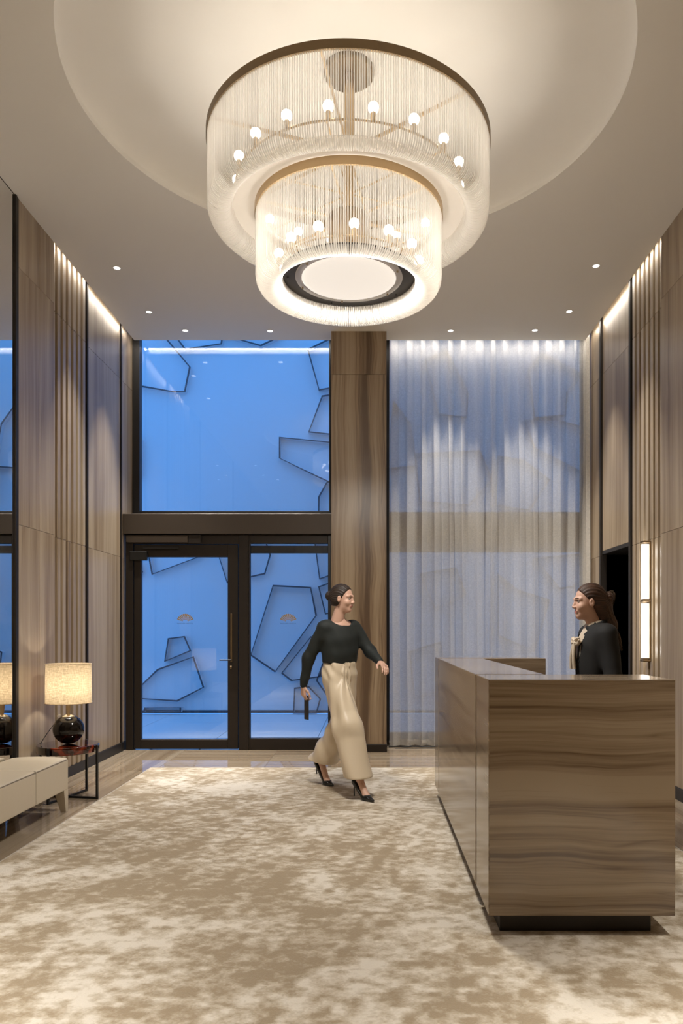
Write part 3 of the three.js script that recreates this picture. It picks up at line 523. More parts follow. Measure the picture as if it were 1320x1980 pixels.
// ---------------------------------------------------------------- side table and lamp
{
  const cx = -2.478, cd = 6.17, h = 0.44, th = 0.062;
  const tort = dataTex(512, 512, (u, v, o) => { const x = u * 5, y = v * 5, k = fbm(x + fbm(x, y, 4, 3) * 2.2, y + fbm(x + 5, y, 6, 3) * 2.2, 12, 4), e = clamp((k - 0.36) * 3.2); o[0] = lerp(24, 128, e * e); o[1] = lerp(7, 46, e * e); o[2] = lerp(4, 17, e * e); });
  const resin = std({ map: tort, roughness: 0.06, clearcoat: 1, clearcoatRoughness: 0.03 }); tort.repeat.set(2, 2);
  const g = thing('side_table', 'round amber resin side table on black metal legs', 'side table', [cx, 0, -cd]);
  g.rotation.y = -0.21;
  const tg = new THREE.CylinderGeometry(0.242, 0.242, th, 64, 1); part(g, 'table_top', lathe([[0, h - th], [0.236, h - th], [0.242, h - th + 0.006], [0.242, h - 0.006], [0.236, h], [0, h]], 64), resin);
  { const q = g.children[0].geometry, p = q.attributes.position, uv = q.attributes.uv; for (let i = 0; i < p.count; i++) uv.setXY(i, p.getX(i) + p.getY(i) * 0.7, p.getZ(i) + p.getY(i) * 0.7); } tg.dispose();
  for (let i = 0; i < 4; i++) {
    const a = i * Math.PI / 2, c = Math.cos(a), s = Math.sin(a);
    if (i === 2) { part(g, 'leg', cbox(0.016, h, 0.016, 0.002), M.black, [c * 0.252, h / 2, s * 0.252]); part(g, 'bracket', cbox(0.014, 0.016, 0.014, 0.002), M.black, [c * 0.243, h - 0.012, s * 0.243]); }
    else { part(g, 'leg', cbox(0.018, h, 0.018, 0.002), M.black, [c * 0.262, h / 2, s * 0.262]); part(g, 'bracket', cbox(0.018, 0.016, 0.018, 0.002), M.black, [c * 0.248, h - 0.012, s * 0.248], [0, -a, 0]); }
    part(g, 'foot_bar', cbox(0.25, 0.016, 0.018, 0.002), M.black, [c * 0.13, 0.009, s * 0.13], [0, -a, 0]);
  }
  const linen = dataTex(256, 256, (u, v, o) => { const a = vnoise(u * 14, v * 110, 3), b = vnoise(u * 120, v * 12, 9), k = 196 + (a - 0.5) * 52 + (b - 0.5) * 34; o[0] = k + 14; o[1] = k - 2; o[2] = k - 28; });
  linen.repeat.set(3, 2);
  const shade = std({ map: linen, color: lin(0.92, 0.87, 0.76), roughness: 1, transmission: 0.42, thickness: 0 });
  const lx = cx + 0.006, ld = cd - 0.005;
  const L = thing('table_lamp', 'table lamp with linen drum shade and black glass globe base on the amber table', 'table lamp', [lx, h + 0.001, -ld]);
  const globe = []; for (let i = 0; i <= 24; i++) { const a = -Math.PI / 2 + i / 24 * Math.PI; globe.push([Math.max(0.0001, Math.cos(a) * 0.122), 0.118 + Math.sin(a) * 0.118]); }
  part(L, 'globe_base', lathe(globe, 48), std({ color: lin(0.006, 0.004, 0.003), roughness: 0.03 }));
  part(L, 'collar', lathe([[0.055, 0.222], [0.058, 0.226], [0.03, 0.238], [0.014, 0.242]], 32), std({ color: lin(0.75, 0.75, 0.7), roughness: 0.1, metalness: 1 }));
  part(L, 'neck', lathe([[0.014, 0.236], [0.020, 0.29], [0.024, 0.36], [0.012, 0.362], [0.008, 0.44]], 24), M.brass);
  part(L, 'lamp_shade', lathe([[0.180, 0.335], [0.177, 0.652]], 72), shade);
  part(L, 'shade_wire', new THREE.TorusGeometry(0.180, 0.0028, 6, 64), shade, [0, 0.335, 0], [Math.PI / 2, 0, 0]); part(L, 'shade_wire', new THREE.TorusGeometry(0.177, 0.0028, 6, 64), shade, [0, 0.652, 0], [Math.PI / 2, 0, 0]);
  part(L, 'light_bulb', new THREE.SphereGeometry(0.03, 20, 14), M.bulb, [0, 0.48, 0]);
  const pl = new THREE.PointLight(WARM, LAMP, 0, 2); pl.name = 'table_lamp_light'; pl.position.set(lx, h + 0.48, -ld); pl.shadow.radius = 1.5; scene.add(pl);
  part(L, 'cord', tube([V(-0.108, 0.165, 0.02), V(-0.15, 0.10, 0.04), V(-0.19, 0.035, 0.05), V(-0.20, 0.008, 0.06), V(-0.185, 0.006, 0.09)], 0.003, 6, 24), M.black);
  part(L, 'cord_tag', cbox(0.03, 0.012, 0.003, 0.001), M.plaster, [-0.06, 0.235, 0.05], [0, 0, 0.5]);
}

// ---------------------------------------------------------------- wall sconce
{
  const x = 2.495, d = 6.87, g = thing('wall_sconce', 'tall narrow glowing glass wall sconce on the ribbed stone wall', 'sconce', [x, 0, -d]);
  const y0 = 1.09, y1 = 2.17, ym = 1.632;
  const glow = std({ color: lin(0.9, 0.9, 0.88), roughness: 0.35, emissive: lin(1, 0.95, 0.86), emissiveIntensity: 1.5 });
  part(g, 'back_plate', cbox(0.014, y1 - y0, 0.075, 0.002), M.brassDark, [0.028, (y0 + y1) / 2, 0]);
  for (const y of [y0, ym, y1]) part(g, 'metal_cap', cbox(0.07, y === ym ? 0.012 : 0.018, 0.088, 0.003), M.brassDark, [-0.004, y, 0]);
  const ribs = new THREE.Shape(), n = 44; for (let i = 0; i <= n; i++) { const a = i / n * Math.PI * 2, r = 0.033 + 0.0018 * Math.cos(i * Math.PI); i ? ribs.lineTo(Math.cos(a) * r, Math.sin(a) * r * 1.1) : ribs.moveTo(Math.cos(a) * r, Math.sin(a) * r * 1.1); }
  for (const [a, b] of [[y0 + 0.012, ym - 0.009], [ym + 0.009, y1 - 0.012]]) {
    const hgt = Math.min(b - a, 0.495), q = new THREE.ExtrudeGeometry(ribs, { depth: hgt, bevelEnabled: false }); q.rotateX(-Math.PI / 2);
    part(g, 'ribbed_glass_tube', q, glow, [-0.008, (a + b - hgt) / 2, 0]);
    part(g, 'end_collar', cbox(0.05, (b - a - hgt) / 2 + 0.004, 0.055, 0.002), M.brassDark, [-0.008, a + (b - a - hgt) / 4, 0]);
    for (let i = 0; i < 3; i++) { const L = new THREE.PointLight(SOFT, 0.10, 0, 2); L.name = 'sconce_light'; L.position.set(x - 0.008, lerp(a, b, (i + 0.5) / 3), -d); L.shadow.radius = 1.4; scene.add(L); }
  }
}
//PEOPLE
// ---------------------------------------------------------------- people: distance fields meshed with surface nets
function nets(sdf, lo, hi, cell, color) {
  const n = [0, 1, 2].map((i) => Math.ceil((hi[i] - lo[i]) / cell) + 1), [nx, ny, nz] = n, F3 = new Float32Array(nx * ny * nz), id = new Int32Array(nx * ny * nz).fill(-1);
  for (let k = 0, q = 0; k < nz; k++) for (let j = 0; j < ny; j++) for (let i = 0; i < nx; i++, q++) F3[q] = sdf(lo[0] + i * cell, lo[1] + j * cell, lo[2] + k * cell);
  const P = [], I = [], at = (i, j, k) => (k * ny + j) * nx + i;
  for (let k = 0; k < nz - 1; k++) for (let j = 0; j < ny - 1; j++) for (let i = 0; i < nx - 1; i++) {
    let sx = 0, sy = 0, sz = 0, c = 0; const v = [];
    for (let b = 0; b < 8; b++) v.push(F3[at(i + (b & 1), j + ((b >> 1) & 1), k + (b >> 2))]);
    const neg = v.filter((x) => x < 0).length; if (!neg || neg === 8) continue;
    for (let a = 0; a < 8; a++) for (const s of [1, 2, 4]) { if (a & s) continue; const b = a | s; if ((v[a] < 0) === (v[b] < 0)) continue; const t = v[a] / (v[a] - v[b]); sx += (a & 1) + (s === 1 ? t : 0); sy += ((a >> 1) & 1) + (s === 2 ? t : 0); sz += (a >> 2) + (s === 4 ? t : 0); c++; }
    id[at(i, j, k)] = P.length / 3; P.push(lo[0] + (i + sx / c) * cell, lo[1] + (j + sy / c) * cell, lo[2] + (k + sz / c) * cell);
  }
  const quad = (a, b, c, d, f) => { if (a < 0 || b < 0 || c < 0 || d < 0) return; f ? I.push(a, b, c, a, c, d) : I.push(a, c, b, a, d, c); };
  for (let k = 1; k < nz - 1; k++) for (let j = 1; j < ny - 1; j++) for (let i = 1; i < nx - 1; i++) {
    const a = F3[at(i, j, k)] < 0;
    if (a !== F3[at(i + 1, j, k)] < 0) quad(id[at(i, j - 1, k - 1)], id[at(i, j, k - 1)], id[at(i, j, k)], id[at(i, j - 1, k)], a);
    if (a !== F3[at(i, j + 1, k)] < 0) quad(id[at(i - 1, j, k - 1)], id[at(i - 1, j, k)], id[at(i, j, k)], id[at(i, j, k - 1)], a);
    if (a !== F3[at(i, j, k + 1)] < 0) quad(id[at(i - 1, j - 1, k)], id[at(i, j - 1, k)], id[at(i, j, k)], id[at(i - 1, j, k)], a);
  }
  const N = [], C = [], e = cell * 0.5;
  for (let q = 0; q < P.length; q += 3) {
    const x = P[q], y = P[q + 1], z = P[q + 2]; let a = sdf(x + e, y, z) - sdf(x - e, y, z), b = sdf(x, y + e, z) - sdf(x, y - e, z), c = sdf(x, y, z + e) - sdf(x, y, z - e); const l = Math.hypot(a, b, c) || 1;
    N.push(a / l, b / l, c / l); if (color) C.push(...color(x, y, z));
  }
  const g = new THREE.BufferGeometry(); g.setAttribute('position', new THREE.Float32BufferAttribute(P, 3)); g.setAttribute('normal', new THREE.Float32BufferAttribute(N, 3)); if (color) g.setAttribute('color', new THREE.Float32BufferAttribute(C, 3)); g.setIndex(I); return g;
}
const smin = (a, b, k) => { const h = Math.max(k - Math.abs(a - b), 0) / k; return Math.min(a, b) - h * h * k * 0.25; }, smax = (a, b, k) => -smin(-a, -b, k);
const cone = (a, b, r1, r2, k = 0.03) => { const dx = b[0] - a[0], dy = b[1] - a[1], dz = b[2] - a[2], L = dx * dx + dy * dy + dz * dz || 1e-9; const f = (x, y, z) => { const px = x - a[0], py = y - a[1], pz = z - a[2], t = clamp((px * dx + py * dy + pz * dz) / L); return Math.hypot(px - dx * t, py - dy * t, pz - dz * t) - (r1 + (r2 - r1) * t); }; f.k = k; return f; };
const ell = (c, r, k = 0.02) => { const m = Math.min(...r); const f = (x, y, z) => { const a = (x - c[0]) / r[0], b = (y - c[1]) / r[1], d = (z - c[2]) / r[2], q = Math.hypot(a, b, d), w = Math.hypot(a / r[0], b / r[1], d / r[2]); return w < 1e-9 ? -m : q * (q - 1) / w; }; f.k = k; return f; };
const union = (list) => (x, y, z) => { let d = 1e9; for (const f of list) { const v = f(x, y, z); d = d > 1e8 ? v : smin(d, v, f.k); } return d; };
const SKIN = [0.60, 0.37, 0.275], LIP = [0.45, 0.16, 0.13];
// head field in head axes: centre between the ears, face towards +z
const faceField = union([ell([0, 0.030, -0.012], [0.071, 0.083, 0.091]), ell([0, -0.035, 0.026], [0.054, 0.074, 0.060], 0.03), ell([0, -0.092, 0.060], [0.021, 0.018, 0.020], 0.03), cone([0, 0.012, 0.082], [0, -0.026, 0.0985], 0.0065, 0.0092, 0.014), ell([0.012, -0.031, 0.092], [0.008, 0.007, 0.009], 0.008), ell([-0.012, -0.031, 0.092], [0.008, 0.007, 0.009], 0.008),
  ell([0.034, -0.030, 0.056], [0.024, 0.022, 0.022], 0.02), ell([-0.034, -0.030, 0.056], [0.024, 0.022, 0.022], 0.02), cone([0.014, 0.024, 0.083], [0.045, 0.022, 0.062], 0.008, 0.007, 0.016), cone([-0.014, 0.024, 0.083], [-0.045, 0.022, 0.062], 0.008, 0.007, 0.016),
  cone([-0.019, -0.0555, 0.079], [0.019, -0.0555, 0.079], 0.0052, 0.0052, 0.010), cone([-0.015, -0.0655, 0.078], [0.015, -0.0655, 0.078], 0.0062, 0.0062, 0.010), ell([0.077, -0.005, -0.001], [0.011, 0.028, 0.0165], 0.008), ell([-0.077, -0.005, -0.001], [0.011, 0.028, 0.0165], 0.008)]);
const headField = (x, y, z) => { let d = faceField(x, y, z); for (const s of [1, -1]) d = smax(d, -(Math.hypot((x - s * 0.032) / 1.25, (y - 0.006) * 1.5, z - 0.090) - 0.0125), 0.010); const lid = Math.hypot(Math.abs(y + 0.0605) * 3.2, z - 0.089) - 0.0022; for (const s of [1, -1]) d = smax(d, -(Math.hypot(x - s * 0.0925, (y + 0.003) * 0.7, z - 0.003) - 0.0095), 0.005); return Math.abs(x) < 0.022 ? smax(d, -lid, 0.003) : d; };
const headColor = (x, y, z) => (z > 0.072 && Math.abs(y + 0.0605) < 0.0105 - Math.abs(x) * 0.3 && Math.abs(x) < 0.024 ? LIP : SKIN);
const fix = (g) => { const c = new Float32Array(g.attributes.position.count * 3); for (let i = 0; i < c.length; i += 3) { c[i] = SKIN[0]; c[i + 1] = SKIN[1]; c[i + 2] = SKIN[2]; } if (!g.attributes.color) g.setAttribute('color', new THREE.BufferAttribute(c, 3)); return g; };
const M3 = (g, m) => g.applyMatrix4(m);
// a hand: wrist, direction of the fingers, direction of the back of the hand, direction of the thumb side; curl in radians for each joint
function handPrims(w, dir, back, thumbSide, curl) {
  const D = V(...dir).normalize(), B = V(...back).addScaledVector(D, -V(...back).dot(D)).normalize(), T = V(...thumbSide).addScaledVector(D, -V(...thumbSide).dot(D)).addScaledVector(B, -V(...thumbSide).dot(B)).normalize(), W = V(...w), list = [];
  const at = (a, b, c) => W.clone().addScaledVector(D, a).addScaledVector(T, b).addScaledVector(B, c);
  for (let i = 0; i < 4; i++) list.push(cone(at(0.0, 0.012 - i * 0.008, 0).toArray(), at(0.078 - Math.abs(i - 1) * 0.004, 0.027 - i * 0.018, 0).toArray(), 0.015, 0.0105, 0.014));
  const len = [[0.036, 0.023, 0.018], [0.040, 0.026, 0.019], [0.037, 0.024, 0.018], [0.029, 0.019, 0.016]];
  for (let i = 0; i < 4; i++) {
    let p = at(0.078 - Math.abs(i - 1) * 0.004, 0.027 - i * 0.018, 0), a = curl[0] + i * 0.05; const spread = (1.2 - i) * 0.06;
    for (let s = 0; s < 3; s++) { const d = D.clone().multiplyScalar(Math.cos(a)).addScaledVector(B, -Math.sin(a)).addScaledVector(T, spread).normalize(), q = p.clone().addScaledVector(d, len[i][s]); list.push(cone(p.toArray(), q.toArray(), 0.0088 - s * 0.0008, 0.0080 - s * 0.0009, 0.005)); p = q; a += curl[s + 1] ?? curl[1]; }
  }
  let p = at(0.018, 0.022, -0.004), a = 0.75;
  for (const [l, r] of [[0.036, 0.0115], [0.029, 0.0095], [0.022, 0.0085]]) { const d = D.clone().multiplyScalar(Math.cos(a)).addScaledVector(T, Math.sin(a)).addScaledVector(B, -0.35).normalize(), q = p.clone().addScaledVector(d, l); list.push(cone(p.toArray(), q.toArray(), r, r - 0.001, 0.008)); p = q; a -= 0.3; }
  return list;
}
function box3(points, pad) { const lo = [1e9, 1e9, 1e9], hi = [-1e9, -1e9, -1e9]; for (const p of points) for (let i = 0; i < 3; i++) { lo[i] = Math.min(lo[i], p[i] - pad); hi[i] = Math.max(hi[i], p[i] + pad); } return [lo, hi]; }
const skinMat = std({ vertexColors: true, color: lin(1, 1, 1), roughness: 0.5 }), eyeMat = std({ vertexColors: true, roughness: 0.15 });
function eyeGeo() { const g = new THREE.SphereGeometry(0.0112, 16, 12), p = g.attributes.position, c = []; for (let i = 0; i < p.count; i++) { const r = Math.hypot(p.getX(i), p.getY(i)), f = p.getZ(i) > 0; c.push(...(f && r < 0.0027 ? [0.01, 0.01, 0.01] : f && r < 0.0066 ? [0.05, 0.028, 0.016] : [0.45, 0.40, 0.36])); } g.setAttribute('color', new THREE.Float32BufferAttribute(c, 3)); return g; }
function addFace(parent, hm, hairMat) {   // eyes and brows as parts, placed with the head's matrix
  for (const s of [1, -1]) {
    M3(part(parent, 'eye', eyeGeo(), eyeMat).geometry, hm.clone().multiply(new THREE.Matrix4().makeTranslation(s * 0.031, 0.0055, 0.0685)));
    M3(part(parent, 'eyelash', tube([V(s * 0.018, 0.0085, 0.0800), V(s * 0.031, 0.0125, 0.0800), V(s * 0.045, 0.0085, 0.0695)], 0.0016, 5, 10), hairMat).geometry, hm);
    M3(part(parent, 'eyebrow', tube([V(s * 0.014, 0.0235, 0.0895), V(s * 0.030, 0.0285, 0.0845), V(s * 0.047, 0.0215, 0.0665)], 0.0024, 6, 12), hairMat).geometry, hm);
  }
}
const streaks = (seed, c0, c1) => dataTex(256, 256, (u, v, o) => { const k = 0.6 * vnoise(u * 90, v * 4, seed) + 0.4 * vnoise(u * 200, v * 9, seed + 3); for (let c = 0; c < 3; c++) o[c] = lerp(c0[c], c1[c], k); });
function hairUV(g) { const p = g.attributes.position, uv = []; for (let i = 0; i < p.count; i++) { const x = p.getX(i), y = p.getY(i), z = p.getZ(i), w = sstep(-0.10, -0.02, y) * sstep(-0.14, -0.09, z); uv.push(lerp(x * 6, Math.atan2(x, y + 0.06) / 1.3, w), lerp(y * 2, z * 2.5, w)); } g.setAttribute('uv', new THREE.Float32BufferAttribute(uv, 2)); return g; }
function headMatrix(c, yaw, pitch, roll = 0) { return new THREE.Matrix4().makeTranslation(...c).multiply(new THREE.Matrix4().makeRotationFromEuler(new THREE.Euler(pitch, yaw, roll, 'YXZ'))); }

// walking woman: axes at the floor below her hips, facing +z
{
  const g = thing('person', 'woman walking across the rug in black top, wide cream trousers and black heels', 'person', [-0.27, 0.0165, -6.38]);
  g.rotation.y = 0.576;
  const hc = [0.0, 1.615, 0.055], hm = headMatrix(hc, 0.62, 0.06);
  const shL = [0.150, 1.375, 0.0], elL = [0.245, 1.165, 0.10], wrL = [0.222, 1.085, 0.290], shR = [-0.150, 1.375, 0.0], elR = [-0.235, 1.115, -0.115], wrR = [-0.255, 0.880, -0.165];
  const hipR = [-0.075, 0.97, 0.02], knR = [-0.045, 0.555, 0.21], anR = [-0.015, 0.165, 0.335], hipL = [0.075, 0.97, -0.02], knL = [0.050, 0.55, -0.03], anL = [0.02, 0.205, -0.36];
  const toeR = [-0.01, 0.022, 0.50], ballR = [-0.012, 0.030, 0.435], toeL = [0.02, 0.022, -0.185], ballL = [0.02, 0.030, -0.245];
  const bodyF = union([cone([0, 1.44, 0.018], [0, 1.38, 0.0], 0.034, 0.056), cone([-0.11, 1.375, 0], [0.11, 1.375, 0], 0.050, 0.050, 0.05), ell([0, 1.27, 0.012], [0.145, 0.15, 0.095], 0.06), ell([0, 1.10, 0.0], [0.100, 0.13, 0.070], 0.06), ell([0, 0.99, -0.008], [0.120, 0.11, 0.092], 0.05),
    cone(shL, elL, 0.046, 0.037), cone(elL, wrL, 0.037, 0.024), cone(shR, elR, 0.046, 0.037), cone(elR, wrR, 0.037, 0.024), cone([-0.055, 0.95, 0.02], knR, 0.07, 0.052), cone(knR, anR, 0.054, 0.031), cone([0.055, 0.95, -0.02], knL, 0.07, 0.052), cone(knL, anL, 0.054, 0.031),
    cone(anR, ballR, 0.029, 0.026), cone(ballR, toeR, 0.026, 0.012), cone(anL, ballL, 0.029, 0.026), cone(ballL, toeL, 0.026, 0.012)]);
  const geos = [fix(nets(bodyF, [-0.36, -0.01, -0.48], [0.36, 1.53, 0.6], 0.0105))];
  geos.push(M3(nets(union([headField, Object.assign((x, y, z) => cone([0, -0.07, -0.014], [0, -0.23, -0.05], 0.046, 0.054)(x, y, z), { k: 0.03 })]), [-0.10, -0.215, -0.125], [0.10, 0.13, 0.135], 0.0034, headColor), hm));
  geos.push(fix(nets(union(handPrims(wrL, [-0.1, -0.35, 0.9], [0.25, 1, 0.3], [-1, -0.2, 0.1], [0.35, 0.35, 0.25])), ...box3([[wrL[0] - 0.02, wrL[1] - 0.08, wrL[2] + 0.09]], 0.15), 0.0032)));
  geos.push(fix(nets(union(handPrims(wrR, [0.0, -1, -0.05], [-1, 0, 0], [0, 0, 1], [0.5, 0.75, 0.6])), ...box3([[wrR[0], wrR[1] - 0.09, wrR[2]]], 0.14), 0.0032)));
  for (const q of geos) q.deleteAttribute('uv');
  part(g, 'body', mergeGeometries(geos), skinMat).userData.label = 'bare skin of face, neck, hands and feet';
  const hairTex = streaks(5, [22, 15, 11], [62, 43, 30]), hairMat = std({ map: hairTex, roughness: 0.6 });
  addFace(g, hm, hairMat);
  const hairF = (x, y, z) => { let d = ell([0, 0.034, -0.018], [0.081, 0.091, 0.097])(x, y, z); d = smin(d, ell([0, -0.01, -0.05], [0.071, 0.075, 0.065])(x, y, z), 0.03); d = smax(d, (z - 0.028) - (y - 0.02) * 0.55, 0.012); d = smax(d, -(y + 0.065), 0.01); d = smin(d, ell([0, 0.018, -0.128], [0.036, 0.040, 0.032])(x, y, z), 0.012); return d + 0.0010 * Math.sin(Math.atan2(x, y + 0.06) * 52 + Math.sin(z * 40)) + 0.004 * (vnoise(x * 28 + 9, y * 16 + z * 10, 4) - 0.5); };
  part(g, 'hair', M3(hairUV(nets(hairF, [-0.11, -0.10, -0.18], [0.11, 0.15, 0.10], 0.0036)), hm), hairMat).userData.label = 'dark brown hair in a low bun';
  // top
  const knit = std({ color: lin(0.010, 0.014, 0.013), roughness: 0.75, sheen: 0.25, sheenColor: lin(0.2, 0.26, 0.25), sheenRoughness: 0.5 });
  const tw = [0.012, -0.01];
  const topF = (x, y, z) => {
    let d = union([cone([-0.118, 1.366, 0], [0.118, 1.366, 0], 0.056, 0.056, 0.05), ell([0, 1.27, 0.012], [0.168, 0.17, 0.118], 0.07), ell([0, 1.12, 0.0], [0.158, 0.15, 0.115], 0.07)])(x, y, z);
    d = Math.min(d, 1e9); d = smax(d, 1.062 + 0.012 * Math.sin(Math.atan2(x, z) * 3) - y, 0.02);
    d = smin(d, cone(shL, elL, 0.058, 0.050)(x, y, z), 0.04); d = smin(d, cone(elL, [lerp(elL[0], wrL[0], 0.93), lerp(elL[1], wrL[1], 0.93), lerp(elL[2], wrL[2], 0.93)], 0.052, 0.034)(x, y, z), 0.03);
    d = smin(d, cone(shR, elR, 0.058, 0.050)(x, y, z), 0.04); d = smin(d, cone(elR, [lerp(elR[0], wrR[0], 0.95), lerp(elR[1], wrR[1], 0.95), lerp(elR[2], wrR[2], 0.95)], 0.052, 0.034)(x, y, z), 0.03);
    d = smax(d, -(Math.hypot(x, (y - 1.452) * 1.25, z - 0.035) - 0.098), 0.012);
    return d + 0.0035 * Math.sin(y * 38 + x * 22 + z * 17) * Math.sin(x * 31 - y * 12) + tw[1] * 0;
  };
  part(g, 'knit_top', nets(topF, [-0.36, 0.86, -0.30], [0.36, 1.46, 0.42], 0.0085), knit).userData.label = 'loose black long-sleeved top';
  // trousers
  const satin = std({ color: lin(0.66, 0.55, 0.40), roughness: 0.42, sheen: 0.3, sheenColor: lin(1, 0.92, 0.8), sheenRoughness: 0.4 });
  const hemR = [-0.02, 0.15, 0.325], hemL = [0.03, 0.15, -0.37];
  const trouF = (x, y, z) => {
    let d = union([ell([0, 1.06, 0], [0.130, 0.10, 0.104], 0.04), ell([0, 1.0, -0.006], [0.142, 0.14, 0.118], 0.05), cone([-0.055, 0.93, 0.02], knR, 0.098, 0.108, 0.06), cone(knR, hemR, 0.108, 0.128, 0.05), cone([0.055, 0.93, -0.02], knL, 0.098, 0.108, 0.06), cone(knL, hemL, 0.108, 0.128, 0.05)])(x, y, z);
    d += 0.010 * Math.sin(y * 17 + z * 24 + x * 12) * sstep(1.0, 0.6, y) + 0.005 * Math.sin(Math.atan2(x, z - 0.1) * 9 + y * 7) + 0.004 * Math.sin(y * 55 + z * 60 + x * 25) * sstep(0.9, 1.0, y);
    d = smax(d, 0.165 + 0.10 * Math.abs(z < 0 ? z : 0) - y, 0.012); d = smax(d, y - 1.095, 0.012);
    return d;
  };
  part(g, 'wide_trousers', nets(trouF, [-0.26, 0.13, -0.54], [0.26, 1.12, 0.52], 0.0095), satin).userData.label = 'wide cream satin trousers';
  // shoes
  const shoeMat = std({ color: lin(0.006, 0.006, 0.006), roughness: 0.25 });
  for (const [an, ball, toe, heelY] of [[anR, ballR, toeR, 0], [anL, ballL, toeL, 0.085]]) {
    const heel = [an[0], an[1] - 0.055, an[2] - 0.055];
    const sf = (x, y, z) => { let d = union([cone([heel[0], heel[1] + 0.012, heel[2]], [ball[0], ball[1] - 0.008, ball[2]], 0.033, 0.036, 0.02), cone([ball[0], ball[1] - 0.010, ball[2]], [toe[0], 0.013, toe[2] + 0.035], 0.036, 0.010, 0.02)])(x, y, z);
      const t = clamp((z - heel[2]) / (ball[2] - heel[2])), top = lerp(heel[1] + 0.035, ball[1] + 0.004, t) + sstep(0.8, 1.5, (z - heel[2]) / (ball[2] - heel[2])) * 0.02; d = smax(d, y - top, 0.006); d = smax(d, 0.001 - y, 0.003); const sole = lerp(heel[1] - 0.018, 0.001, sstep(0, 0.92, t)); return smax(d, sole - y, 0.004); };
    const sh = part(g, 'shoe', nets(sf, [toe[0] - 0.06, -0.004, heel[2] - 0.05], [toe[0] + 0.06, heel[1] + 0.07, toe[2] + 0.06], 0.0045), shoeMat);
    part(sh, 'stiletto_heel', tube([V(heel[0], heel[1] + 0.0, heel[2] - 0.012), V(heel[0], heel[1] * 0.55 + heelY * 0.4, heel[2] - 0.020), V(heel[0], 0.001 + heelY * 0.75, heel[2] - 0.018)], 0.0052, 8, 10), shoeMat);
  }
  // slim black wallet held in the hanging hand: a thing of its own
  const cw = V(wrR[0] + 0.026, wrR[1] - 0.185 + 0.0165, wrR[2] + 0.004).applyAxisAngle(V(0, 1, 0), 0.576).add(V(-0.27, 0, -6.38));
  const wl = single('folder', 'slim black folder hanging from the walking woman\u2019s hand', 'folder', cbox(0.008, 0.20, 0.07, 0.003), std({ color: lin(0.008, 0.008, 0.010), roughness: 0.4 }), cw.toArray()); wl.rotation.y = 0.576;
}
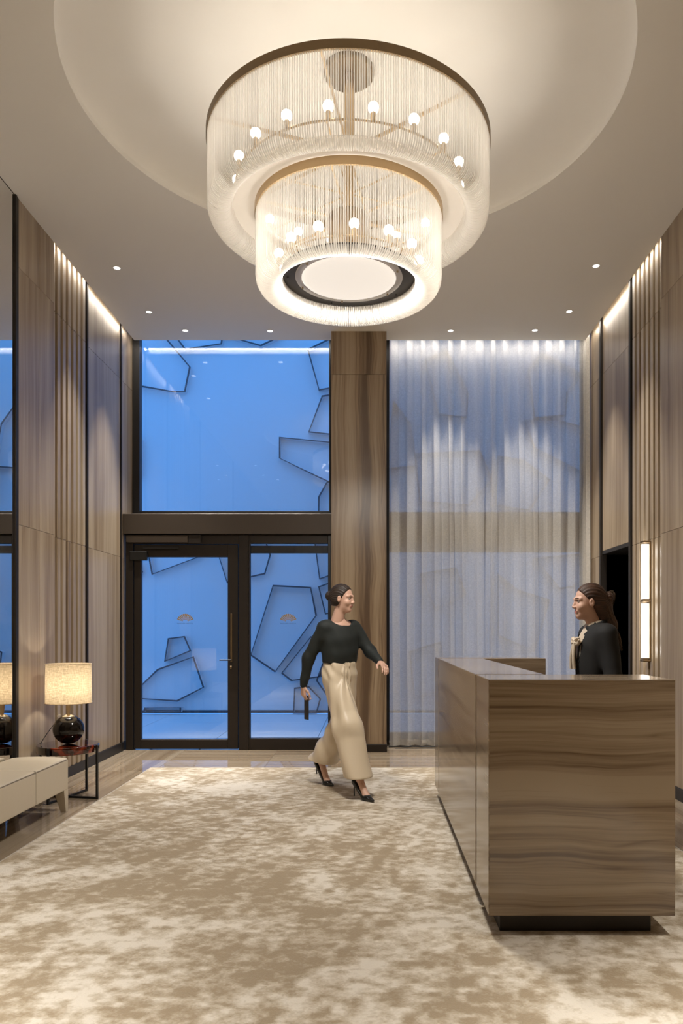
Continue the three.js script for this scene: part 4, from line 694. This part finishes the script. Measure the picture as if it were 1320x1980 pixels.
// receptionist: facing -x in the room
{
  const g = thing('person', 'receptionist in black blazer and cream bow blouse standing behind the desk', 'person', [1.452, 0.0165, -4.95]);
  g.rotation.y = -Math.PI / 2 + 0.10;
  const hc = [0, 1.535, 0.035], hm = headMatrix(hc, -0.06, 0.03);
  const shL = [0.155, 1.325, -0.03], elL = [0.205, 1.06, -0.05], wrL = [0.18, 0.86, 0.10], shR = [-0.155, 1.325, -0.03], elR = [-0.205, 1.06, -0.05], wrR = [-0.18, 0.86, 0.10];
  const bodyF = union([cone([0, 1.43, 0.0], [0, 1.35, -0.03], 0.044, 0.056), cone([-0.11, 1.33, -0.03], [0.11, 1.33, -0.03], 0.048, 0.048, 0.05), ell([0, 1.22, -0.005], [0.145, 0.15, 0.098], 0.06), ell([0, 1.04, 0.0], [0.12, 0.14, 0.085], 0.06), ell([0, 0.90, -0.01], [0.155, 0.12, 0.11], 0.06),
    cone(shL, elL, 0.046, 0.037), cone(elL, wrL, 0.037, 0.024), cone(shR, elR, 0.046, 0.037), cone(elR, wrR, 0.037, 0.024), cone([0.08, 0.88, 0], [0.08, 0.48, 0.01], 0.078, 0.052), cone([0.08, 0.48, 0.01], [0.08, 0.08, -0.02], 0.052, 0.034), cone([-0.08, 0.88, 0], [-0.08, 0.48, 0.01], 0.078, 0.052), cone([-0.08, 0.48, 0.01], [-0.08, 0.08, -0.02], 0.052, 0.034)]);
  const geos = [fix(nets(bodyF, [-0.30, 0.03, -0.2], [0.30, 1.50, 0.2], 0.0115))];
  geos.push(M3(nets(union([headField, Object.assign((x, y, z) => cone([0, -0.07, -0.016], [0, -0.21, -0.055], 0.045, 0.052)(x, y, z), { k: 0.03 })]), [-0.10, -0.195, -0.125], [0.10, 0.13, 0.135], 0.003, headColor), hm));
  for (const [w, s] of [[wrL, -1], [wrR, 1]]) geos.push(fix(nets(union(handPrims(w, [s * 0.25, -0.25, 0.95], [-s * 0.3, 1, 0.2], [s, 0, 0], [0.3, 0.3, 0.2])), ...box3([[w[0] + s * 0.02, w[1] - 0.03, w[2] + 0.09]], 0.14), 0.0034)));
  for (const q of geos) q.deleteAttribute('uv');
  part(g, 'body', mergeGeometries(geos), skinMat).userData.label = 'bare skin of face, neck and hands';
  const hairTex = streaks(15, [26, 16, 11], [96, 62, 40]), hairMat = std({ map: hairTex, roughness: 0.6 });
  addFace(g, hm, hairMat);
  const hairF = (x, y, z) => {
    let d = ell([0, 0.033, -0.020], [0.082, 0.093, 0.098])(x, y, z); d = smin(d, ell([0, -0.02, -0.055], [0.073, 0.085, 0.060])(x, y, z), 0.03);
    d = smax(d, (z - 0.040) - (y - 0.045) * 0.75, 0.010);                                   // hairline from the brow back to the ear
    d = smax(d, -(Math.hypot((y + 0.008) * 0.8, z - 0.006) - 0.021), 0.010);                        // ear shows
    d = smin(d, cone([0, 0.025, -0.11], [0, -0.03, -0.13], 0.036, 0.030)(x, y, z), 0.012); d = smin(d, ell([0, 0.025, -0.137], [0.046, 0.040, 0.030])(x, y, z), 0.01);
    d = smin(d, cone([0, -0.03, -0.085], [0, -0.16, -0.125], 0.062, 0.060)(x / 1.1, y, z), 0.03); d = smin(d, cone([0, -0.16, -0.125], [0.0, -0.285, -0.165], 0.058, 0.022)(x / 1.1, y, z), 0.03);
    return d + 0.0011 * lerp(Math.sin(x * 420 + Math.sin(y * 30) * 2), Math.sin(Math.atan2(x, y + 0.06) * 52 + Math.sin(z * 40)), sstep(-0.10, -0.02, y)) + 0.004 * (vnoise(x * 28 + 9, y * 16 + z * 10, 4) - 0.5);
  };
  const hr = part(g, 'hair', M3(hairUV(nets(hairF, [-0.12, -0.33, -0.22], [0.12, 0.16, 0.09], 0.0036)), hm), hairMat); hr.userData.label = 'long dark brown hair, half gathered in a clip';
  const rnd = rng(77), wisps = [];
  for (let i = 0; i < 90; i++) { const a = (rnd() - 0.5) * 2.6, r = 0.062 + rnd() * 0.012, y0 = -0.02 - rnd() * 0.10, x0 = Math.sin(a) * r, z0 = -0.085 - Math.cos(a) * r * 0.85; wisps.push(tube([V(x0, y0, z0 - 0.002), V(x0 * 1.05 + (rnd() - 0.5) * 0.012, y0 - 0.09, z0 - 0.020 - rnd() * 0.012), V(x0 * 0.8 + (rnd() - 0.5) * 0.02, -0.24 - rnd() * 0.05, -0.165 - Math.cos(a) * 0.03 - rnd() * 0.012), V(x0 * 0.6 + (rnd() - 0.5) * 0.03, -0.29 - rnd() * 0.04, -0.178 - rnd() * 0.03)], 0.0011, 4, 14)); }
  for (let i = 0; i < 24; i++) { const a = rnd() * 6.28, s = rnd(); wisps.push(tube([V(Math.cos(a) * 0.03, 0.03 + s * 0.02, -0.14), V(Math.cos(a) * 0.05, 0.045 + Math.sin(a) * 0.03, -0.155 - s * 0.012), V(Math.cos(a) * 0.045, 0.02 + Math.sin(a) * 0.045, -0.172 + s * 0.02)], 0.0010, 4, 10)); }
  const wm = part(hr, 'loose_strands', M3(mergeGeometries(wisps), hm), std({ color: lin(0.085, 0.045, 0.022), roughness: 0.4 })); wm.userData.kind = 'stuff';
  part(hr, 'hair_clip', M3(tube([V(-0.05, 0.035, -0.105), V(0, 0.052, -0.118), V(0.05, 0.035, -0.105)], 0.007, 8, 16), hm), std({ color: lin(0.10, 0.05, 0.03), roughness: 0.3 }));
  // blazer
  const wool = std({ color: lin(0.0075, 0.0075, 0.008), roughness: 0.8, sheen: 0.15, sheenColor: lin(0.3, 0.3, 0.32), sheenRoughness: 0.5 });
  const blazF = (x, y, z) => {
    let d = union([cone([-0.125, 1.332, -0.03], [0.125, 1.332, -0.03], 0.056, 0.056, 0.05), ell([0, 1.22, -0.008], [0.166, 0.17, 0.118], 0.07), ell([0, 1.03, -0.004], [0.148, 0.18, 0.112], 0.07), ell([0, 0.86, -0.01], [0.180, 0.15, 0.138], 0.07), cone([0, 1.37, -0.052], [0, 1.32, -0.04], 0.066, 0.085, 0.03)])(x, y, z);
    for (const [s, e, w] of [[shL, elL, wrL], [shR, elR, wrR]]) { d = smin(d, cone(s, e, 0.066, 0.052)(x, y, z), 0.03); d = smin(d, cone(e, [lerp(e[0], w[0], 0.92), lerp(e[1], w[1], 0.92), lerp(e[2], w[2], 0.92)], 0.052, 0.040)(x, y, z), 0.02); }
    d = smax(d, 0.76 - y, 0.01);
    d = smax(d, -smax(Math.abs(x) - (0.012 + clamp(y - 1.10, 0, 0.4) * 0.20), 0.055 - z, 0.01), 0.008);      // open front
    d = smax(d, -(Math.hypot(x, (y - 1.43) * 0.9, z + 0.012) - 0.066), 0.008);
    return d + 0.002 * Math.sin(y * 30 + x * 14 + z * 22);
  };
  const bz = part(g, 'blazer', nets(blazF, [-0.29, 0.74, -0.19], [0.29, 1.42, 0.19], 0.0085), wool); bz.userData.label = 'black wool blazer';
  const lap = (s) => { const sh = new THREE.Shape(); sh.moveTo(0, 0); sh.lineTo(0.052, 0.16); sh.lineTo(0.030, 0.185); sh.lineTo(0.060, 0.215); sh.lineTo(0.05, 0.27); sh.lineTo(0.024, 0.30); sh.lineTo(0.0, 0.14); sh.closePath(); const q = new THREE.ExtrudeGeometry(sh, { depth: 0.004, bevelEnabled: true, bevelThickness: 0.002, bevelSize: 0.002, bevelSegments: 2 }), p = q.attributes.position; for (let i = 0; i < p.count; i++) { const x = p.getX(i), y = p.getY(i); p.setXYZ(i, s * (0.016 + x + y * 0.10), 1.10 + y, p.getZ(i) + 0.118 - sstep(0.10, 0.30, y) * 0.095 - x * 0.45); } q.computeVertexNormals(); return q; };
  part(bz, 'collar', tube([V(0.045, 1.315, 0.072), V(0.078, 1.375, 0.015), V(0.062, 1.408, -0.055), V(0, 1.418, -0.088), V(-0.062, 1.408, -0.055), V(-0.078, 1.375, 0.015), V(-0.045, 1.315, 0.072)], 0.015, 8, 40), wool);
  part(bz, 'lapel', lap(1), wool); part(bz, 'lapel', lap(-1), wool);
  const silk = std({ color: lin(0.62, 0.52, 0.40), roughness: 0.4 });
  const blouse = part(g, 'blouse', nets((x, y, z) => { let d = smin(ell([0, 1.20, 0.0], [0.11, 0.19, 0.108])(x, y, z), cone([0, 1.42, -0.012], [0, 1.36, -0.022], 0.060, 0.070)(x, y, z), 0.03); return smax(smax(d, y - 1.408 + z * 0.25, 0.006), 0.95 - y, 0.01) + 0.0015 * Math.sin(x * 90); }, [-0.14, 0.93, -0.14], [0.14, 1.44, 0.14], 0.0075), silk); blouse.userData.label = 'cream silk blouse';
  for (const k of [1, -1]) part(blouse, 'bow_loop', nets((x, y, z) => { const a = x * k * 0.94 + y * 0.34, b = y * 0.94 - x * k * 0.34; let d = ell([0.034, 0, 0], [0.038, 0.024 + 0.006 * Math.sin(a * 40), 0.017])(a, b, z); d = smax(d, -ell([0.046, 0, 0.004], [0.020, 0.010, 0.03])(a, b, z), 0.008); return d + 0.0012 * Math.sin(b * 300); }, [-0.08, -0.06, -0.03], [0.08, 0.06, 0.03], 0.0035), silk, [0, 1.268, 0.120]);
  part(blouse, 'bow_knot', new THREE.SphereGeometry(0.019, 16, 12), silk, [0, 1.265, 0.118]);
  for (const s of [1, -1]) part(blouse, 'bow_tail', tube([V(s * 0.004, 1.26, 0.130), V(s * 0.018, 1.19, 0.140), V(s * 0.026, 1.10, 0.138)], 0.012, 8, 14), silk);
  const tF = (x, y, z) => { let d = union([ell([0, 0.86, -0.01], [0.168, 0.12, 0.125], 0.05), cone([0.082, 0.86, 0], [0.085, 0.45, 0.01], 0.095, 0.075, 0.04), cone([0.085, 0.45, 0.01], [0.085, 0.05, -0.015], 0.075, 0.075, 0.03), cone([-0.082, 0.86, 0], [-0.085, 0.45, 0.01], 0.095, 0.075, 0.04), cone([-0.085, 0.45, 0.01], [-0.085, 0.05, -0.015], 0.075, 0.075, 0.03)])(x, y, z); return smax(d, 0.05 - y, 0.01); };
  part(g, 'trousers', nets(tF, [-0.22, 0.02, -0.18], [0.22, 0.99, 0.16], 0.012), wool);
  for (const s of [1, -1]) part(g, 'shoe', nets((x, y, z) => smax(union([cone([s * 0.085, 0.045, -0.05], [s * 0.088, 0.035, 0.06], 0.036, 0.036, 0.02), cone([s * 0.088, 0.035, 0.06], [s * 0.09, 0.025, 0.15], 0.036, 0.022, 0.02)])(x, y, z), 0.002 - y, 0.004), [s * 0.085 - 0.06, -0.006, -0.11], [s * 0.085 + 0.06, 0.1, 0.2], 0.006), M.black);
}
scene.traverse((o) => { if (o.isMesh) { o.castShadow = true; o.receiveShadow = true; } if (o.isPointLight || o.isSpotLight) o.castShadow = true; });
renderer.render(scene, camera);
